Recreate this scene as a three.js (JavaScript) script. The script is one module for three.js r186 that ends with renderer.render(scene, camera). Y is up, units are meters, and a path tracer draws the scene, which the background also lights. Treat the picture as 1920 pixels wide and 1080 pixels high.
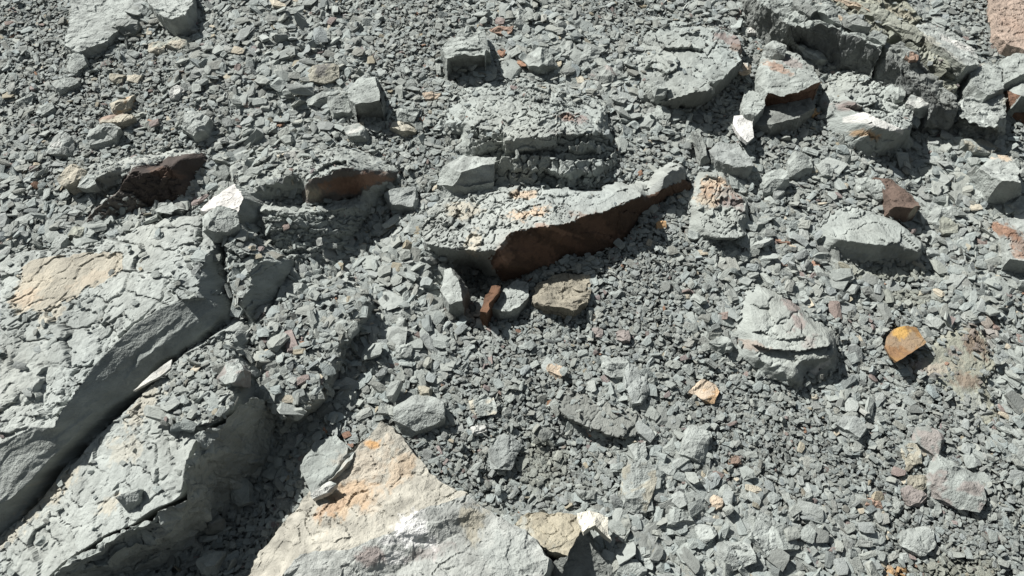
import * as THREE from 'three';

// ---------------------------------------------------------------- camera, sky, sun, exposure
const scene = new THREE.Scene();
const rad = Math.PI / 180;
const DIST = 5, PITCH = 20 * rad, LEAN = 32 * rad;             // the slope's normal leans 32 degrees up from the line of sight
const E = [0, Math.cos(PITCH), -Math.sin(PITCH)], D = [0, Math.sin(PITCH), Math.cos(PITCH)];
const SN = Math.sin(LEAN), CN = Math.cos(LEAN);
const NRM = new THREE.Vector3(0, E[1] * SN + D[1] * CN, E[2] * SN + D[2] * CN);   // normal of the scree slope
const camera = new THREE.PerspectiveCamera(40, 16 / 9, 0.05, 400);
camera.position.set(0, D[1] * DIST, D[2] * DIST);
camera.lookAt(0, 0, 0);

const SUN = new THREE.Vector3(-0.52, 0.78, 0.02).normalize();
{                                                                  // clear summer sky, deeper blue overhead, hazy towards the horizon, brighter round the sun
  const W = 256, H = 128, data = new Float32Array(W * H * 4);
  for (let j = 0; j < H; j++) for (let i = 0; i < W; i++) {
    const up = ((j + 0.5) / H - 0.5) * Math.PI, round = ((i + 0.5) / W - 0.5) * 2 * Math.PI, y = Math.sin(up);
    const c = Math.cos(round) * Math.cos(up) * SUN.x + y * SUN.y + Math.sin(round) * Math.cos(up) * SUN.z, k = Math.pow(1 - Math.max(0, y), 3), g = 0.35 * Math.pow(Math.max(0, c), 12);
    const z = [0.085, 0.104, 0.128], h = [0.15, 0.162, 0.17], e = [0.07, 0.071, 0.067];
    for (let q = 0; q < 3; q++) data[(j * W + i) * 4 + q] = y > 0 ? z[q] + (h[q] - z[q]) * k + g : e[q];
    data[(j * W + i) * 4 + 3] = 1;
  }
  const t = new THREE.DataTexture(data, W, H, THREE.RGBAFormat, THREE.FloatType);
  t.mapping = THREE.EquirectangularReflectionMapping; t.magFilter = t.minFilter = THREE.LinearFilter; t.needsUpdate = true;
  scene.background = t; scene.environment = t;
}
const sun = new THREE.DirectionalLight(new THREE.Color(1, 0.975, 0.93), 5);
sun.name = 'sun';
sun.position.copy(SUN).multiplyScalar(30);
sun.castShadow = true;
sun.shadow.mapSize.set(4096, 4096);
Object.assign(sun.shadow.camera, { left: -7, right: 7, top: 7, bottom: -7, near: 1, far: 70 });
scene.add(sun, sun.target);
const renderer = new THREE.WebGLRenderer({ antialias: true });
renderer.setSize(1024, 576);
renderer.shadowMap.enabled = true;
renderer.toneMapping = THREE.LinearToneMapping;
renderer.toneMappingExposure = 1.82;

// ---------------------------------------------------------------- random numbers and noise
let seed = 20240611;
const rnd = () => { seed = (seed + 0x6D2B79F5) | 0; let t = Math.imul(seed ^ (seed >>> 15), 1 | seed); t = (t + Math.imul(t ^ (t >>> 7), 61 | t)) ^ t; return ((t ^ (t >>> 14)) >>> 0) / 4294967296; };
const gauss = () => Math.sqrt(-2 * Math.log(rnd() + 1e-9)) * Math.cos(6.28318 * rnd());
const hash = (i, j, s) => { let h = Math.imul(i, 374761393) ^ Math.imul(j, 668265263) ^ Math.imul(s + 11, 1274126177); h = Math.imul(h ^ (h >>> 13), 1103515245); h = Math.imul(h ^ (h >>> 16), 2246822519); return ((h ^ (h >>> 15)) >>> 0) / 4294967296; };
const clamp = (x, a, b) => x < a ? a : x > b ? b : x;
const sstep = (a, b, x) => { x = clamp((x - a) / (b - a), 0, 1); return x * x * (3 - 2 * x); };
const mix = (a, b, t) => a + (b - a) * t;
function vnoise(x, y, s) {
  const i = Math.floor(x), j = Math.floor(y); let fx = x - i, fy = y - j;
  fx = fx * fx * (3 - 2 * fx); fy = fy * fy * (3 - 2 * fy);
  const a = hash(i, j, s), b = hash(i + 1, j, s), c = hash(i, j + 1, s), d = hash(i + 1, j + 1, s);
  return (a + (b - a) * fx + (c - a) * fy + (a - b - c + d) * fx * fy) * 2 - 1;
}
function fbm(x, y, s, o = 4) { let v = 0, a = 0.5; for (let k = 0; k < o; k++) { v += a * vnoise(x, y, s + k); x = x * 2.03 + 7.1; y = y * 2.03 + 3.7; a *= 0.5; } return v; }
const V = { f1: 0, f2: 0, id: 0, cx: 0, cy: 0 };
function voronoi(x, y, s) {                                       // fills V: nearest and second distance, a hash of the cell, its centre
  const i0 = Math.floor(x), j0 = Math.floor(y); let f1 = 9, f2 = 9;
  for (let j = j0 - 1; j <= j0 + 1; j++) for (let i = i0 - 1; i <= i0 + 1; i++) {
    const px = i + 0.1 + 0.8 * hash(i, j, s), py = j + 0.1 + 0.8 * hash(i, j, s + 57), dx = px - x, dy = py - y, d = dx * dx + dy * dy;
    if (d < f1) { f2 = f1; f1 = d; V.cx = px; V.cy = py; V.id = i * 7919 + j * 104729; } else if (d < f2) f2 = d;
  }
  V.f1 = Math.sqrt(f1); V.f2 = Math.sqrt(f2);
}

// ---------------------------------------------------------------- from photograph pixels to points on the slope
const FPX = 540 / Math.tan(20 * rad);
function P(px, py, h = 0) {                                        // a, b across the slope's frame, w towards the viewer's side, t distance
  const qx = (px - 960) / FPX, qy = (540 - py) / FPX, t = (DIST * CN - h) / (CN - SN * qy);
  return { a: t * qx, b: t * qy, w: (h - t * qy * SN) / CN, t, s: t / FPX };
}
const toWorld = (a, b, w, o = new THREE.Vector3()) => o.set(a, b * E[1] + w * D[1], b * E[2] + w * D[2]);
const pxOf = (a, b, w) => { const t = DIST - w; return [960 + FPX * a / t, 540 - FPX * b / t]; };

// ---------------------------------------------------------------- colours (linear base colours)
const COL = {
  X: [0.62, 0.62, 0.6],
  H: [0.318, 0.306, 0.262], J: [0.285, 0.297, 0.279],
  G: [0.249, 0.271, 0.255], L: [0.276, 0.297, 0.281], K: [0.174, 0.186, 0.174], W: [0.44, 0.44, 0.415], T: [0.39, 0.355, 0.28], B: [0.275, 0.252, 0.192],
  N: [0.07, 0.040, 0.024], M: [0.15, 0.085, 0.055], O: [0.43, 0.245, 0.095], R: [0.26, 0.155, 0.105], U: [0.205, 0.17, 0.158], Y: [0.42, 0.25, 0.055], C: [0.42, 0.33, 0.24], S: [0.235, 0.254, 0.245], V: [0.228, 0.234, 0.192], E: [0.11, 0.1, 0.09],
};

// ---------------------------------------------------------------- facets: every traced rock is a set of sloping facets, later ones lie over earlier ones
const owners = [], facets = [];
let cur = null;
function rock(name, label, category, opts = {}) { cur = { name, label, category, bev: 0.008, bw: 0.03, n: owners.length, ...opts }; owners.push(cur); }
const ST = {                                                       // surface kinds: cr = cell size, step, tilt; strata = layer, block length, step, angle; stri = relief, angle
  frac: { cr: [0.17, 0.026, 0.16], cr2: [0.06, 0.013, 0.24], n: 0.014, blk: 0.06 },
  flake: { cr: [0.10, 0.018, 0.18], cr2: [0.042, 0.010, 0.24], n: 0.012, blk: 0.05 },
  mud: { cr: [0.16, 0.010, 0.05], cr2: [0.055, 0.0065, 0.11], n: 0.010, blk: 0.04 },
  slab: { cr: [0.22, 0.012, 0.05], cr2: [0.07, 0.006, 0.07], n: 0.009, blk: 0.025, stri: [0.004, 0.2] },
  smooth: { n: 0.012, blk: 0.012, stri: [0.009, 0.75] },
  strata: { strata: [0.045, 0.14, 0.035, 0], cr2: [0.05, 0.010, 0.2], n: 0.012, blk: 0.03 },
  plain: { n: 0.010, blk: 0.015, cr: [0.3, 0.006, 0.03], cr2: [0.08, 0.003, 0.05] },
};
function f(part, kind, col, pts, o = {}) { facets.push({ owner: cur, part, ...ST[kind], col: COL[col], rub: 0, rs: 1, pts, n0: facets.length, sd: facets.length, ...o }); }

// --- lower left: two long ridges of bedrock
rock('bedrock_ridge', 'large grey bedrock ridge on the left with a beige slab and a smooth shaded flank', 'bedrock', { bev: 0.01, bw: 0.04, steep: 9 });
f('cracked_top', 'frac', 'L', [[-120, 500, 0.06], [30, 475, 0.10], [190, 448, 0.13], [330, 402, 0.13], [395, 408, 0.20], [402, 470, 0.27], [398, 548, 0.34], [360, 578, 0.37], [308, 600, 0.395], [262, 630, 0.41], [205, 690, 0.43], [155, 740, 0.44], [120, 790, 0.445], [105, 818, 0.44], [60, 815, 0.44], [0, 845, 0.44], [-120, 870, 0.44]], { rub: 0.025, rs: 0.7, cr: [0.2, 0.03, 0.14] });
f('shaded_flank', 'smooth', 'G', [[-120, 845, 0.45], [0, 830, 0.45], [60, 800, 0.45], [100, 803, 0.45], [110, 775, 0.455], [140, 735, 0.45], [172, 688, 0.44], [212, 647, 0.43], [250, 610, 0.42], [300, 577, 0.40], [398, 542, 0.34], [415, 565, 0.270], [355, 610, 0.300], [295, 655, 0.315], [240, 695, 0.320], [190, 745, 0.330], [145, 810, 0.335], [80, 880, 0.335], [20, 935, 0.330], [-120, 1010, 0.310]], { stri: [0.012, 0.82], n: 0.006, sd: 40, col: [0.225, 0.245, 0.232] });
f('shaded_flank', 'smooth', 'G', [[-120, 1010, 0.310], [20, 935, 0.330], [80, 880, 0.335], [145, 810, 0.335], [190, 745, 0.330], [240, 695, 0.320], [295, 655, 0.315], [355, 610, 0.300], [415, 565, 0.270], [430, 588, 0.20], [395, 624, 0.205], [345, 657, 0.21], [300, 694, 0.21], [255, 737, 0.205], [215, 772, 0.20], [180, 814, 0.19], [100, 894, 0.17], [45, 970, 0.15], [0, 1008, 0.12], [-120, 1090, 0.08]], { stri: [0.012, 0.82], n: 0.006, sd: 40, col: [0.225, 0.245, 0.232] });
f('side_block', 'frac', 'L', [[330, 470, 0.22], [365, 455, 0.22], [392, 470, 0.3], [400, 545, 0.38], [392, 560, 0.34], [340, 562, 0.4], [318, 540, 0.36]], { rub: 0.1 });
f('beige_slab', 'mud', 'T', [[33, 505, 0.16], [60, 487, 0.15], [110, 478, 0.16], [225, 472, 0.18], [236, 480, 0.19], [222, 505, 0.22], [190, 525, 0.235], [150, 545, 0.24], [130, 565, 0.25], [85, 580, 0.25], [40, 588, 0.235], [20, 560, 0.21], [35, 530, 0.185]], { col: [0.325, 0.305, 0.25], cr2: [0.08, 0.003, 0.06] });
rock('bedrock_ridge', 'grey bedrock ridge at the lower left corner overhanging a dark hollow', 'bedrock', { amp: 2.2, bev: 0.01, bw: 0.04, steep: 9 });
f('cracked_top', 'mud', 'L', [[-120, 1120, 0.10], [0, 1003, 0.15], [45, 966, 0.18], [100, 892, 0.2], [180, 811, 0.22], [255, 733, 0.235], [340, 660, 0.235], [382, 632, 0.22], [430, 590, 0.20], [470, 622, 0.22], [483, 690, 0.25], [480, 746, 0.3], [436, 800, 0.365], [380, 824, 0.405], [364, 885, 0.42], [355, 948, 0.4], [308, 977, 0.385], [241, 1017, 0.365], [190, 1029, 0.335], [95, 1094, 0.285], [-20, 1205, 0.24]], { cr: [0.12, 0.016, 0.1], cr2: [0.045, 0.011, 0.2], rub: 0.02, rs: 0.6 });
f('rubble_top', 'flake', 'G', [[330, 700, 0.25], [360, 670, 0.25], [430, 640, 0.25], [472, 640, 0.25], [480, 740, 0.32], [430, 782, 0.4], [370, 800, 0.44], [300, 800, 0.37], [290, 760, 0.31]], { rub: 0.4, rs: 0.75 });
f('curved_face', 'smooth', 'G', [[430, 790, 0.385], [478, 743, 0.315], [482, 770, 0.22], [478, 805, 0.12], [470, 850, 0.03], [440, 864, 0.08], [408, 897, 0.10], [385, 850, 0.36], [372, 812, 0.425]], { poly: 1 });
f('front_face', 'frac', 'G', [[372, 812, 0.425], [385, 850, 0.36], [408, 897, 0.10], [436, 897, 0.0], [404, 930, -0.01], [382, 970, -0.03], [352, 1008, -0.04], [334, 985, 0.3], [345, 935, 0.425], [355, 875, 0.445]], { poly: 1 });
f('front_face', 'frac', 'L', [[345, 935, 0.425], [334, 985, 0.3], [288, 1020, 0.27], [238, 1032, 0.27], [190, 1038, 0.25], [95, 1090, 0.22], [-20, 1195, 0.2], [-20, 1188, 0.25], [90, 1080, 0.305], [185, 1014, 0.355], [235, 1002, 0.385], [300, 962, 0.405]], { poly: 1 });
f('front_face', 'frac', 'G', [[334, 985, 0.3], [352, 1008, -0.04], [290, 1054, -0.06], [200, 1068, -0.04], [110, 1100, -0.02], [0, 1200, 0.0], [-20, 1195, 0.2], [95, 1090, 0.22], [190, 1038, 0.25], [238, 1032, 0.27], [288, 1020, 0.27]], { poly: 1 });
rock('white_vein', 'bright white vein of rock along the edge of the lower left ridge', 'vein', { poly: 1, plate: 0.02, amp: 0.3, edge: 0.01 });
f('vein', 'plain', 'W', [[250, 733, 0.262], [285, 700, 0.265], [322, 673, 0.265], [320, 690, 0.272], [300, 706, 0.275], [266, 724, 0.272]], {});

// --- broken shelf right of the ridges
rock('broken_outcrop', 'broken grey outcrop of tumbled blocks beside the top of the left ridges', 'outcrop', { bev: 0.012, bw: 0.05, steep: 5 });
f('block_top', 'frac', 'G', [[392, 420, 0.2], [430, 408, 0.18], [480, 400, 0.16], [520, 420, 0.17], [540, 452, 0.18], [520, 470, 0.21], [480, 500, 0.24], [455, 560, 0.25], [440, 590, 0.22], [400, 545, 0.3], [400, 470, 0.26]], { cr: [0.16, 0.035, 0.2], rub: 0.2 });
f('dark_side', 'slab', 'G', [[540, 452, 0.18], [549, 470, 0.10], [545, 510, 0.05], [515, 560, 0.04], [490, 600, 0.04], [465, 622, 0.10], [440, 590, 0.22], [455, 560, 0.25], [480, 500, 0.24], [520, 470, 0.21]], { strata: [0.06, 0.2, 0.02, 0.9] });
rock('broken_shelf', 'low rubble covered shelf with a jagged shaded edge right of the lower ridge', 'outcrop', { bev: 0.012, bw: 0.05, steep: 5 });
f('rubble_top', 'flake', 'G', [[500, 575, 0.08], [560, 548, 0.08], [640, 530, 0.10], [695, 562, 0.12], [665, 612, 0.14], [640, 652, 0.15], [622, 700, 0.15], [600, 745, 0.15], [560, 775, 0.15], [512, 800, 0.15], [478, 745, 0.18], [478, 690, 0.18], [470, 625, 0.12]], { rub: 0.85, rs: 0.85 });
f('edge_face', 'strata', 'G', [[695, 562, 0.12], [700, 574, 0.07], [674, 622, 0.06], [648, 664, 0.05], [632, 712, 0.04], [608, 760, 0.03], [566, 794, 0.02], [515, 825, 0.02], [495, 800, 0.1], [512, 800, 0.15], [560, 775, 0.15], [600, 745, 0.15], [622, 700, 0.15], [640, 652, 0.15], [665, 612, 0.14]], { strata: [0.06, 0.16, 0.03, 0.85] });

// --- middle left: brown faced ledges
rock('brown_ledge', 'grey ledge at the left with a dark brown shaded face', 'ledge', { bev: 0.01 });
f('lit_lip', 'flake', 'L', [[130, 330, 0.10], [165, 305, 0.12], [230, 292, 0.14], [285, 275, 0.17], [350, 270, 0.22], [352, 276, 0.26], [292, 284, 0.28], [250, 308, 0.27], [207, 330, 0.25], [175, 352, 0.17], [140, 350, 0.12]], { rub: 0.22, rs: 0.75 });
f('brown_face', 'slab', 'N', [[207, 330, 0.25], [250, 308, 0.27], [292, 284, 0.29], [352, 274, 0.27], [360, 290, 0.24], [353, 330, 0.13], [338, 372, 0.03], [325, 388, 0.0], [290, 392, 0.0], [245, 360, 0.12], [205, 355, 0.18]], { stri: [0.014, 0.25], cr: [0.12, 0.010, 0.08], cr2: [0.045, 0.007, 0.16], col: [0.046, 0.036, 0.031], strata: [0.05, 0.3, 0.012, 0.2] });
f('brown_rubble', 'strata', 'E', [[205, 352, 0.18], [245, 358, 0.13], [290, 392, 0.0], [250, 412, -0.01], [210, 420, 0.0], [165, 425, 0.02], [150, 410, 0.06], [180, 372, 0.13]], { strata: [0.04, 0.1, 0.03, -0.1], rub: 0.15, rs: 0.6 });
rock('layered_ledge', 'layered ledge with a rust brown band above thin dark shadowed layers', 'ledge', { bev: 0.012 });
f('top', 'frac', 'G', [[415, 305, 0.04], [470, 285, 0.06], [545, 268, 0.08], [660, 272, 0.12], [735, 298, 0.2], [738, 312, 0.24], [640, 318, 0.28], [600, 333, 0.28], [548, 352, 0.27], [480, 372, 0.18], [430, 352, 0.08]], { rub: 0.2, rs: 0.8 });
f('rusty_band', 'slab', 'E', [[545, 350, 0.27], [600, 332, 0.28], [640, 317, 0.28], [737, 312, 0.24], [730, 335, 0.17], [690, 347, 0.15], [660, 364, 0.14], [610, 374, 0.14], [550, 378, 0.18]], { stri: [0.01, 0.15] });
f('thin_layers', 'strata', 'G', [[430, 352, 0.10], [480, 372, 0.18], [550, 378, 0.2], [610, 374, 0.16], [660, 364, 0.15], [690, 347, 0.15], [730, 335, 0.16], [712, 362, 0.05], [690, 400, -0.06], [662, 440, -0.1], [640, 475, -0.1], [600, 470, 0.0], [575, 500, -0.03], [535, 480, 0.02], [500, 455, 0.06], [470, 420, 0.12]], { strata: [0.028, 0.11, 0.055, 0.05], rub: 0.12, rs: 0.6 });

// --- centre: stepped ledge above the long slab with the brown face
rock('stepped_outcrop', 'crumbling layered outcrop above the long brown faced slab', 'outcrop', { bev: 0.02 });
f('crumbled_top', 'flake', 'G', [[815, 230, 0.04], [865, 165, 0.02], [960, 142, 0.02], [1070, 158, 0.02], [1138, 195, 0.06], [1150, 240, 0.18], [1100, 252, 0.26], [1045, 252, 0.29], [950, 247, 0.30], [900, 242, 0.29], [868, 238, 0.24], [830, 250, 0.1]], { rub: 0.14, rs: 0.7, cr: [0.09, 0.022, 0.2] });
f('front_face', 'strata', 'G', [[868, 236, 0.24], [900, 241, 0.29], [950, 246, 0.30], [1045, 251, 0.29], [1100, 251, 0.26], [1150, 238, 0.18], [1162, 300, 0.06], [1115, 346, 0.07], [1060, 354, 0.09], [960, 352, 0.09], [935, 335, 0.1], [890, 310, 0.1], [845, 270, 0.12]], { strata: [0.075, 0.17, 0.09, 0.04], cr: [0.16, 0.03, 0.2], rub: 0.08, rs: 0.8 });
f('upper_block', 'frac', 'G', [[940, 205, 0.17], [1000, 205, 0.17], [1045, 215, 0.2], [1045, 255, 0.31], [1000, 262, 0.33], [945, 262, 0.33]], {});
f('upper_block', 'slab', 'G', [[945, 262, 0.33], [1000, 262, 0.33], [1045, 255, 0.31], [1045, 272, 0.24], [1000, 282, 0.25], [948, 284, 0.25]], {});
rock('angular_boulder', 'angular grey boulder with a dark flat front wedged left of the stepped outcrop', 'boulder', { poly: 1 });
f('top', 'slab', 'L', [[830, 312, 0.10], [868, 290, 0.12], [930, 298, 0.15], [926, 306, 0.18], [864, 320, 0.2]], {});
f('left_side', 'plain', 'G', [[818, 345, 0.06], [830, 311, 0.10], [864, 320, 0.2], [850, 346, 0.12]], {});
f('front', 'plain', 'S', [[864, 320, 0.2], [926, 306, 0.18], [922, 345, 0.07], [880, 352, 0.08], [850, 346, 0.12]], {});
f('base_rim', 'slab', 'L', [[826, 372, 0.02], [830, 340, 0.09], [850, 344, 0.12], [880, 350, 0.10], [924, 342, 0.10], [924, 352, 0.06], [880, 368, 0.02]], {});
rock('brown_faced_slab', 'long pale slab in the centre with a dark chocolate brown underside', 'slab', { bev: 0.004, steep: 4 });
f('pale_top', 'flake', 'L', [[785, 430, 0.02], [800, 395, 0.03], [830, 372, 0.03], [900, 350, 0.05], [960, 348, 0.07], [1060, 350, 0.12], [1120, 352, 0.16], [1180, 352, 0.2], [1240, 352, 0.25], [1190, 375, 0.28], [1127, 398, 0.29], [1110, 400, 0.29], [1060, 421, 0.30], [1000, 427, 0.31], [958, 438, 0.31], [915, 486, 0.28], [860, 480, 0.18], [800, 468, 0.08]], { cr: [0.12, 0.016, 0.1], cr2: [0.05, 0.014, 0.28], rub: 0.02, rs: 0.7 });
f('under_edge', 'frac', 'G', [[800, 466, 0.08], [860, 478, 0.18], [915, 484, 0.28], [930, 500, 0.22], [938, 526, 0.10], [905, 514, 0.08], [850, 498, 0.05]], {});
f('raised_arm', 'frac', 'L', [[1115, 352, 0.15], [1150, 338, 0.17], [1225, 330, 0.16], [1240, 312, 0.14], [1262, 300, 0.12], [1290, 298, 0.12], [1293, 308, 0.15], [1262, 320, 0.2], [1228, 345, 0.26], [1180, 352, 0.25], [1140, 362, 0.24]], {});
f('grey_band', 'plain', 'S', [[1228, 345, 0.26], [1262, 320, 0.2], [1293, 307, 0.15], [1296, 322, 0.11], [1284, 338, 0.1], [1240, 357, 0.19], [1212, 366, 0.24]], {});
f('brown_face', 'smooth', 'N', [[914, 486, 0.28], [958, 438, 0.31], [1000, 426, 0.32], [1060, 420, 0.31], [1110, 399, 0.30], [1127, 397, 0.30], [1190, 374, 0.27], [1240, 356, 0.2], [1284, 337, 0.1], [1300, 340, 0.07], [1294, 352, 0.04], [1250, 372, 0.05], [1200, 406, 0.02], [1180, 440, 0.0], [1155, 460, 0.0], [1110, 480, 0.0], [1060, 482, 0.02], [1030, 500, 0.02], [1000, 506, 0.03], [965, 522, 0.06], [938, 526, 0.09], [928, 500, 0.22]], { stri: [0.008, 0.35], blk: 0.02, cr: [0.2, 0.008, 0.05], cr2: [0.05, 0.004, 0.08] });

// --- single traced rocks of the right half
rock('stained_slab', 'upright grey layered slab with tan and brown stains right of the long brown face', 'slab', { bev: 0.015 });
f('lower_layer', 'flake', 'G', [[1304, 440, 0.05], [1350, 445, 0.07], [1428, 432, 0.06], [1422, 458, 0.06], [1395, 480, 0.06], [1355, 484, 0.06], [1312, 466, 0.04]], {});
f('upper_layer', 'frac', 'G', [[1297, 380, 0.08], [1300, 345, 0.06], [1312, 324, 0.06], [1360, 322, 0.06], [1376, 345, 0.08], [1404, 360, 0.1], [1412, 392, 0.13], [1418, 420, 0.15], [1405, 440, 0.16], [1380, 448, 0.17], [1345, 447, 0.17], [1300, 432, 0.14]], {});
rock('fractured_slab', 'big grey slab of stacked layers at the right with dark stepped edges', 'slab', { bev: 0.008 });
f('lower_layer', 'flake', 'G', [[1388, 640, 0.105], [1440, 640, 0.135], [1578, 615, 0.145], [1584, 655, 0.155], [1575, 682, 0.155], [1540, 705, 0.165], [1500, 728, 0.175], [1470, 718, 0.165], [1440, 708, 0.145], [1395, 670, 0.115]], { cr: [0.13, 0.016, 0.1], cr2: [0.06, 0.006, 0.12], strata: [0.07, 0.3, 0.022, 0.15], blk: 0.03 });
f('upper_layer', 'frac', 'G', [[1391, 592, 0.115], [1400, 552, 0.085], [1420, 532, 0.065], [1452, 540, 0.075], [1492, 562, 0.095], [1540, 600, 0.145], [1560, 615, 0.165], [1580, 620, 0.180], [1578, 640, 0.185], [1550, 650, 0.185], [1500, 660, 0.185], [1440, 655, 0.170], [1394, 640, 0.145]], { cr: [0.22, 0.012, 0.06], cr2: [0.07, 0.006, 0.1], blk: 0.03 });
f('top_plate', 'frac', 'G', [[1393, 590, 0.135], [1402, 552, 0.105], [1420, 532, 0.085], [1452, 540, 0.095], [1492, 562, 0.115], [1540, 600, 0.155], [1548, 622, 0.175], [1505, 634, 0.185], [1470, 640, 0.18], [1430, 622, 0.17], [1397, 622, 0.155]], { cr: [0.2, 0.014, 0.08], cr2: [0.07, 0.006, 0.1], blk: 0.03 });
f('edge_face', 'strata', 'G', [[1584, 655, 0.155], [1590, 665, 0.075], [1580, 690, 0.055], [1545, 715, 0.045], [1503, 736, 0.045], [1500, 726, 0.165], [1540, 705, 0.155], [1575, 682, 0.155]], {});
rock('lens_boulder', 'lens shaped grey green boulder with a shadowed lower edge right of centre', 'boulder', { bev: 0.012 });
f('top', 'slab', 'G', [[1530, 440, 0.04], [1555, 395, 0.04], [1600, 386, 0.03], [1680, 408, 0.06], [1742, 448, 0.1], [1762, 466, 0.12], [1755, 478, 0.16], [1700, 478, 0.21], [1640, 474, 0.22], [1570, 468, 0.2], [1552, 455, 0.15]], { strata: [0.09, 0.4, 0.014, -0.18], cr: [0.17, 0.02, 0.12], cr2: [0.06, 0.014, 0.22] });
f('under_edge', 'strata', 'G', [[1552, 455, 0.15], [1570, 467, 0.2], [1640, 473, 0.22], [1700, 477, 0.21], [1757, 477, 0.15], [1742, 487, 0.1], [1662, 496, 0.1], [1600, 487, 0.1]], {});
rock('rounded_outcrop', 'rounded boulder of crumbling grey layers with a white crest at the upper right', 'boulder', { bev: 0.02 });
f('crumbled_top', 'flake', 'G', [[1535, 195, 0.05], [1555, 148, 0.02], [1610, 118, 0.02], [1675, 128, 0.04], [1722, 160, 0.1], [1742, 205, 0.18], [1740, 240, 0.22], [1700, 248, 0.28], [1640, 238, 0.3], [1600, 212, 0.27], [1560, 215, 0.16]], { rub: 0.12, rs: 0.75 });
f('knob', 'frac', 'G', [[1578, 165, 0.12], [1600, 155, 0.12], [1640, 165, 0.17], [1648, 190, 0.24], [1620, 200, 0.26], [1585, 195, 0.21]], {});
f('front_face', 'frac', 'G', [[1535, 195, 0.06], [1560, 213, 0.16], [1600, 211, 0.27], [1640, 237, 0.3], [1700, 247, 0.28], [1740, 238, 0.22], [1746, 255, 0.14], [1712, 282, 0.08], [1640, 292, 0.06], [1582, 272, 0.06], [1562, 240, 0.06]], { cr: [0.2, 0.018, 0.16] });
f('white_crest', 'plain', 'W', [[1600, 210, 0.28], [1622, 208, 0.28], [1650, 222, 0.3], [1700, 244, 0.29], [1702, 250, 0.28], [1650, 238, 0.3], [1632, 228, 0.3], [1602, 220, 0.27]], {});
rock('stained_boulder', 'grey boulder with a rusty stained top left of the crumbling rounded boulder', 'boulder', { poly: 1 });
f('top', 'frac', 'G', [[1415, 150, 0.06], [1428, 108, 0.05], [1448, 90, 0.04], [1492, 97, 0.05], [1528, 128, 0.12], [1536, 155, 0.2], [1500, 170, 0.25], [1470, 180, 0.25], [1440, 172, 0.2]], {});
f('front', 'slab', 'M', [[1536, 155, 0.2], [1534, 168, 0.12], [1515, 184, 0.08], [1472, 193, 0.1], [1440, 184, 0.1], [1440, 172, 0.2], [1470, 180, 0.25], [1500, 170, 0.25]], {});
rock('broken_bedrock', 'broken olive grey bedrock above the dark diagonal ledge at the upper right', 'bedrock', { bev: 0.01, steep: 5 });
f('face', 'frac', 'V', [[1490, -50, 0.1], [1640, -50, 0.08], [1700, 0, 0.1], [1765, 62, 0.1], [1805, 150, 0.12], [1798, 195, 0.17], [1745, 130, 0.2], [1690, 80, 0.22], [1655, 78, 0.24], [1560, 10, 0.24]], { cr: [0.12, 0.035, 0.28], strata: [0.07, 0.25, 0.03, -0.65], rub: 0.02 });
rock('diagonal_ledge', 'dark grey bedrock ledge with a flat shaded face running diagonally at the upper right', 'ledge', { poly: 1, amp: 2.4 });
f('upper_surface', 'frac', 'G', [[1405, -30, 0.2], [1480, -40, 0.2], [1560, 5, 0.22], [1610, 40, 0.24], [1655, 78, 0.25], [1650, 97, 0.3], [1600, 66, 0.31], [1560, 48, 0.31], [1480, 45, 0.27], [1425, 5, 0.24]], {});
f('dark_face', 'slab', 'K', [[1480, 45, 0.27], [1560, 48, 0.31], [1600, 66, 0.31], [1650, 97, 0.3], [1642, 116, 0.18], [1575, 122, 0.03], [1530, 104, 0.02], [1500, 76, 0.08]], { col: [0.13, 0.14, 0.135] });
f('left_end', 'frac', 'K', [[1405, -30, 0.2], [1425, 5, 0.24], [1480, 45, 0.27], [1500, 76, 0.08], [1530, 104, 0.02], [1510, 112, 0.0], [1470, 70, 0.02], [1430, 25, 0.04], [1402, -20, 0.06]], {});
rock('diagonal_ledge', 'lower continuation of the dark diagonal ledge beside the crumbling rounded boulder', 'ledge', { poly: 1, amp: 2.4 });
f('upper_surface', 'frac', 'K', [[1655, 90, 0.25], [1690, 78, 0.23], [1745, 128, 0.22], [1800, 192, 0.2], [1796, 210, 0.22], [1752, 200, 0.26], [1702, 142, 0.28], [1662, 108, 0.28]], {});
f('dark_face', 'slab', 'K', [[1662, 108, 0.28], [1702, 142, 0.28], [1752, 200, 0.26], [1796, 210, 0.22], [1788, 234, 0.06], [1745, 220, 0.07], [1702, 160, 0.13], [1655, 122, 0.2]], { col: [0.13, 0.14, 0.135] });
rock('shiny_block', 'long grey block with a pale shiny streaked top above the diagonal ledge', 'block', { poly: 1 });
f('top', 'slab', 'L', [[1716, 48, 0.14], [1740, 42, 0.12], [1790, 62, 0.13], [1832, 98, 0.15], [1836, 118, 0.2], [1810, 122, 0.25], [1760, 90, 0.25], [1725, 65, 0.22]], { stri: [0.012, -0.65] });
f('front', 'strata', 'G', [[1725, 65, 0.22], [1760, 90, 0.25], [1810, 122, 0.25], [1812, 137, 0.16], [1790, 134, 0.12], [1750, 96, 0.14], [1722, 74, 0.16]], { strata: [0.04, 0.3, 0.02, -0.6] });
rock('hollow_boulder', 'rough pale grey boulder with hollows at the right edge below the shiny block', 'boulder', { poly: 1, amp: 2.2 });
f('top', 'frac', 'L', [[1792, 200, 0.1], [1815, 165, 0.08], [1850, 150, 0.08], [1880, 170, 0.1], [1888, 215, 0.16], [1860, 235, 0.24], [1830, 232, 0.26], [1800, 215, 0.2]], { cr: [0.14, 0.03, 0.25] });
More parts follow.
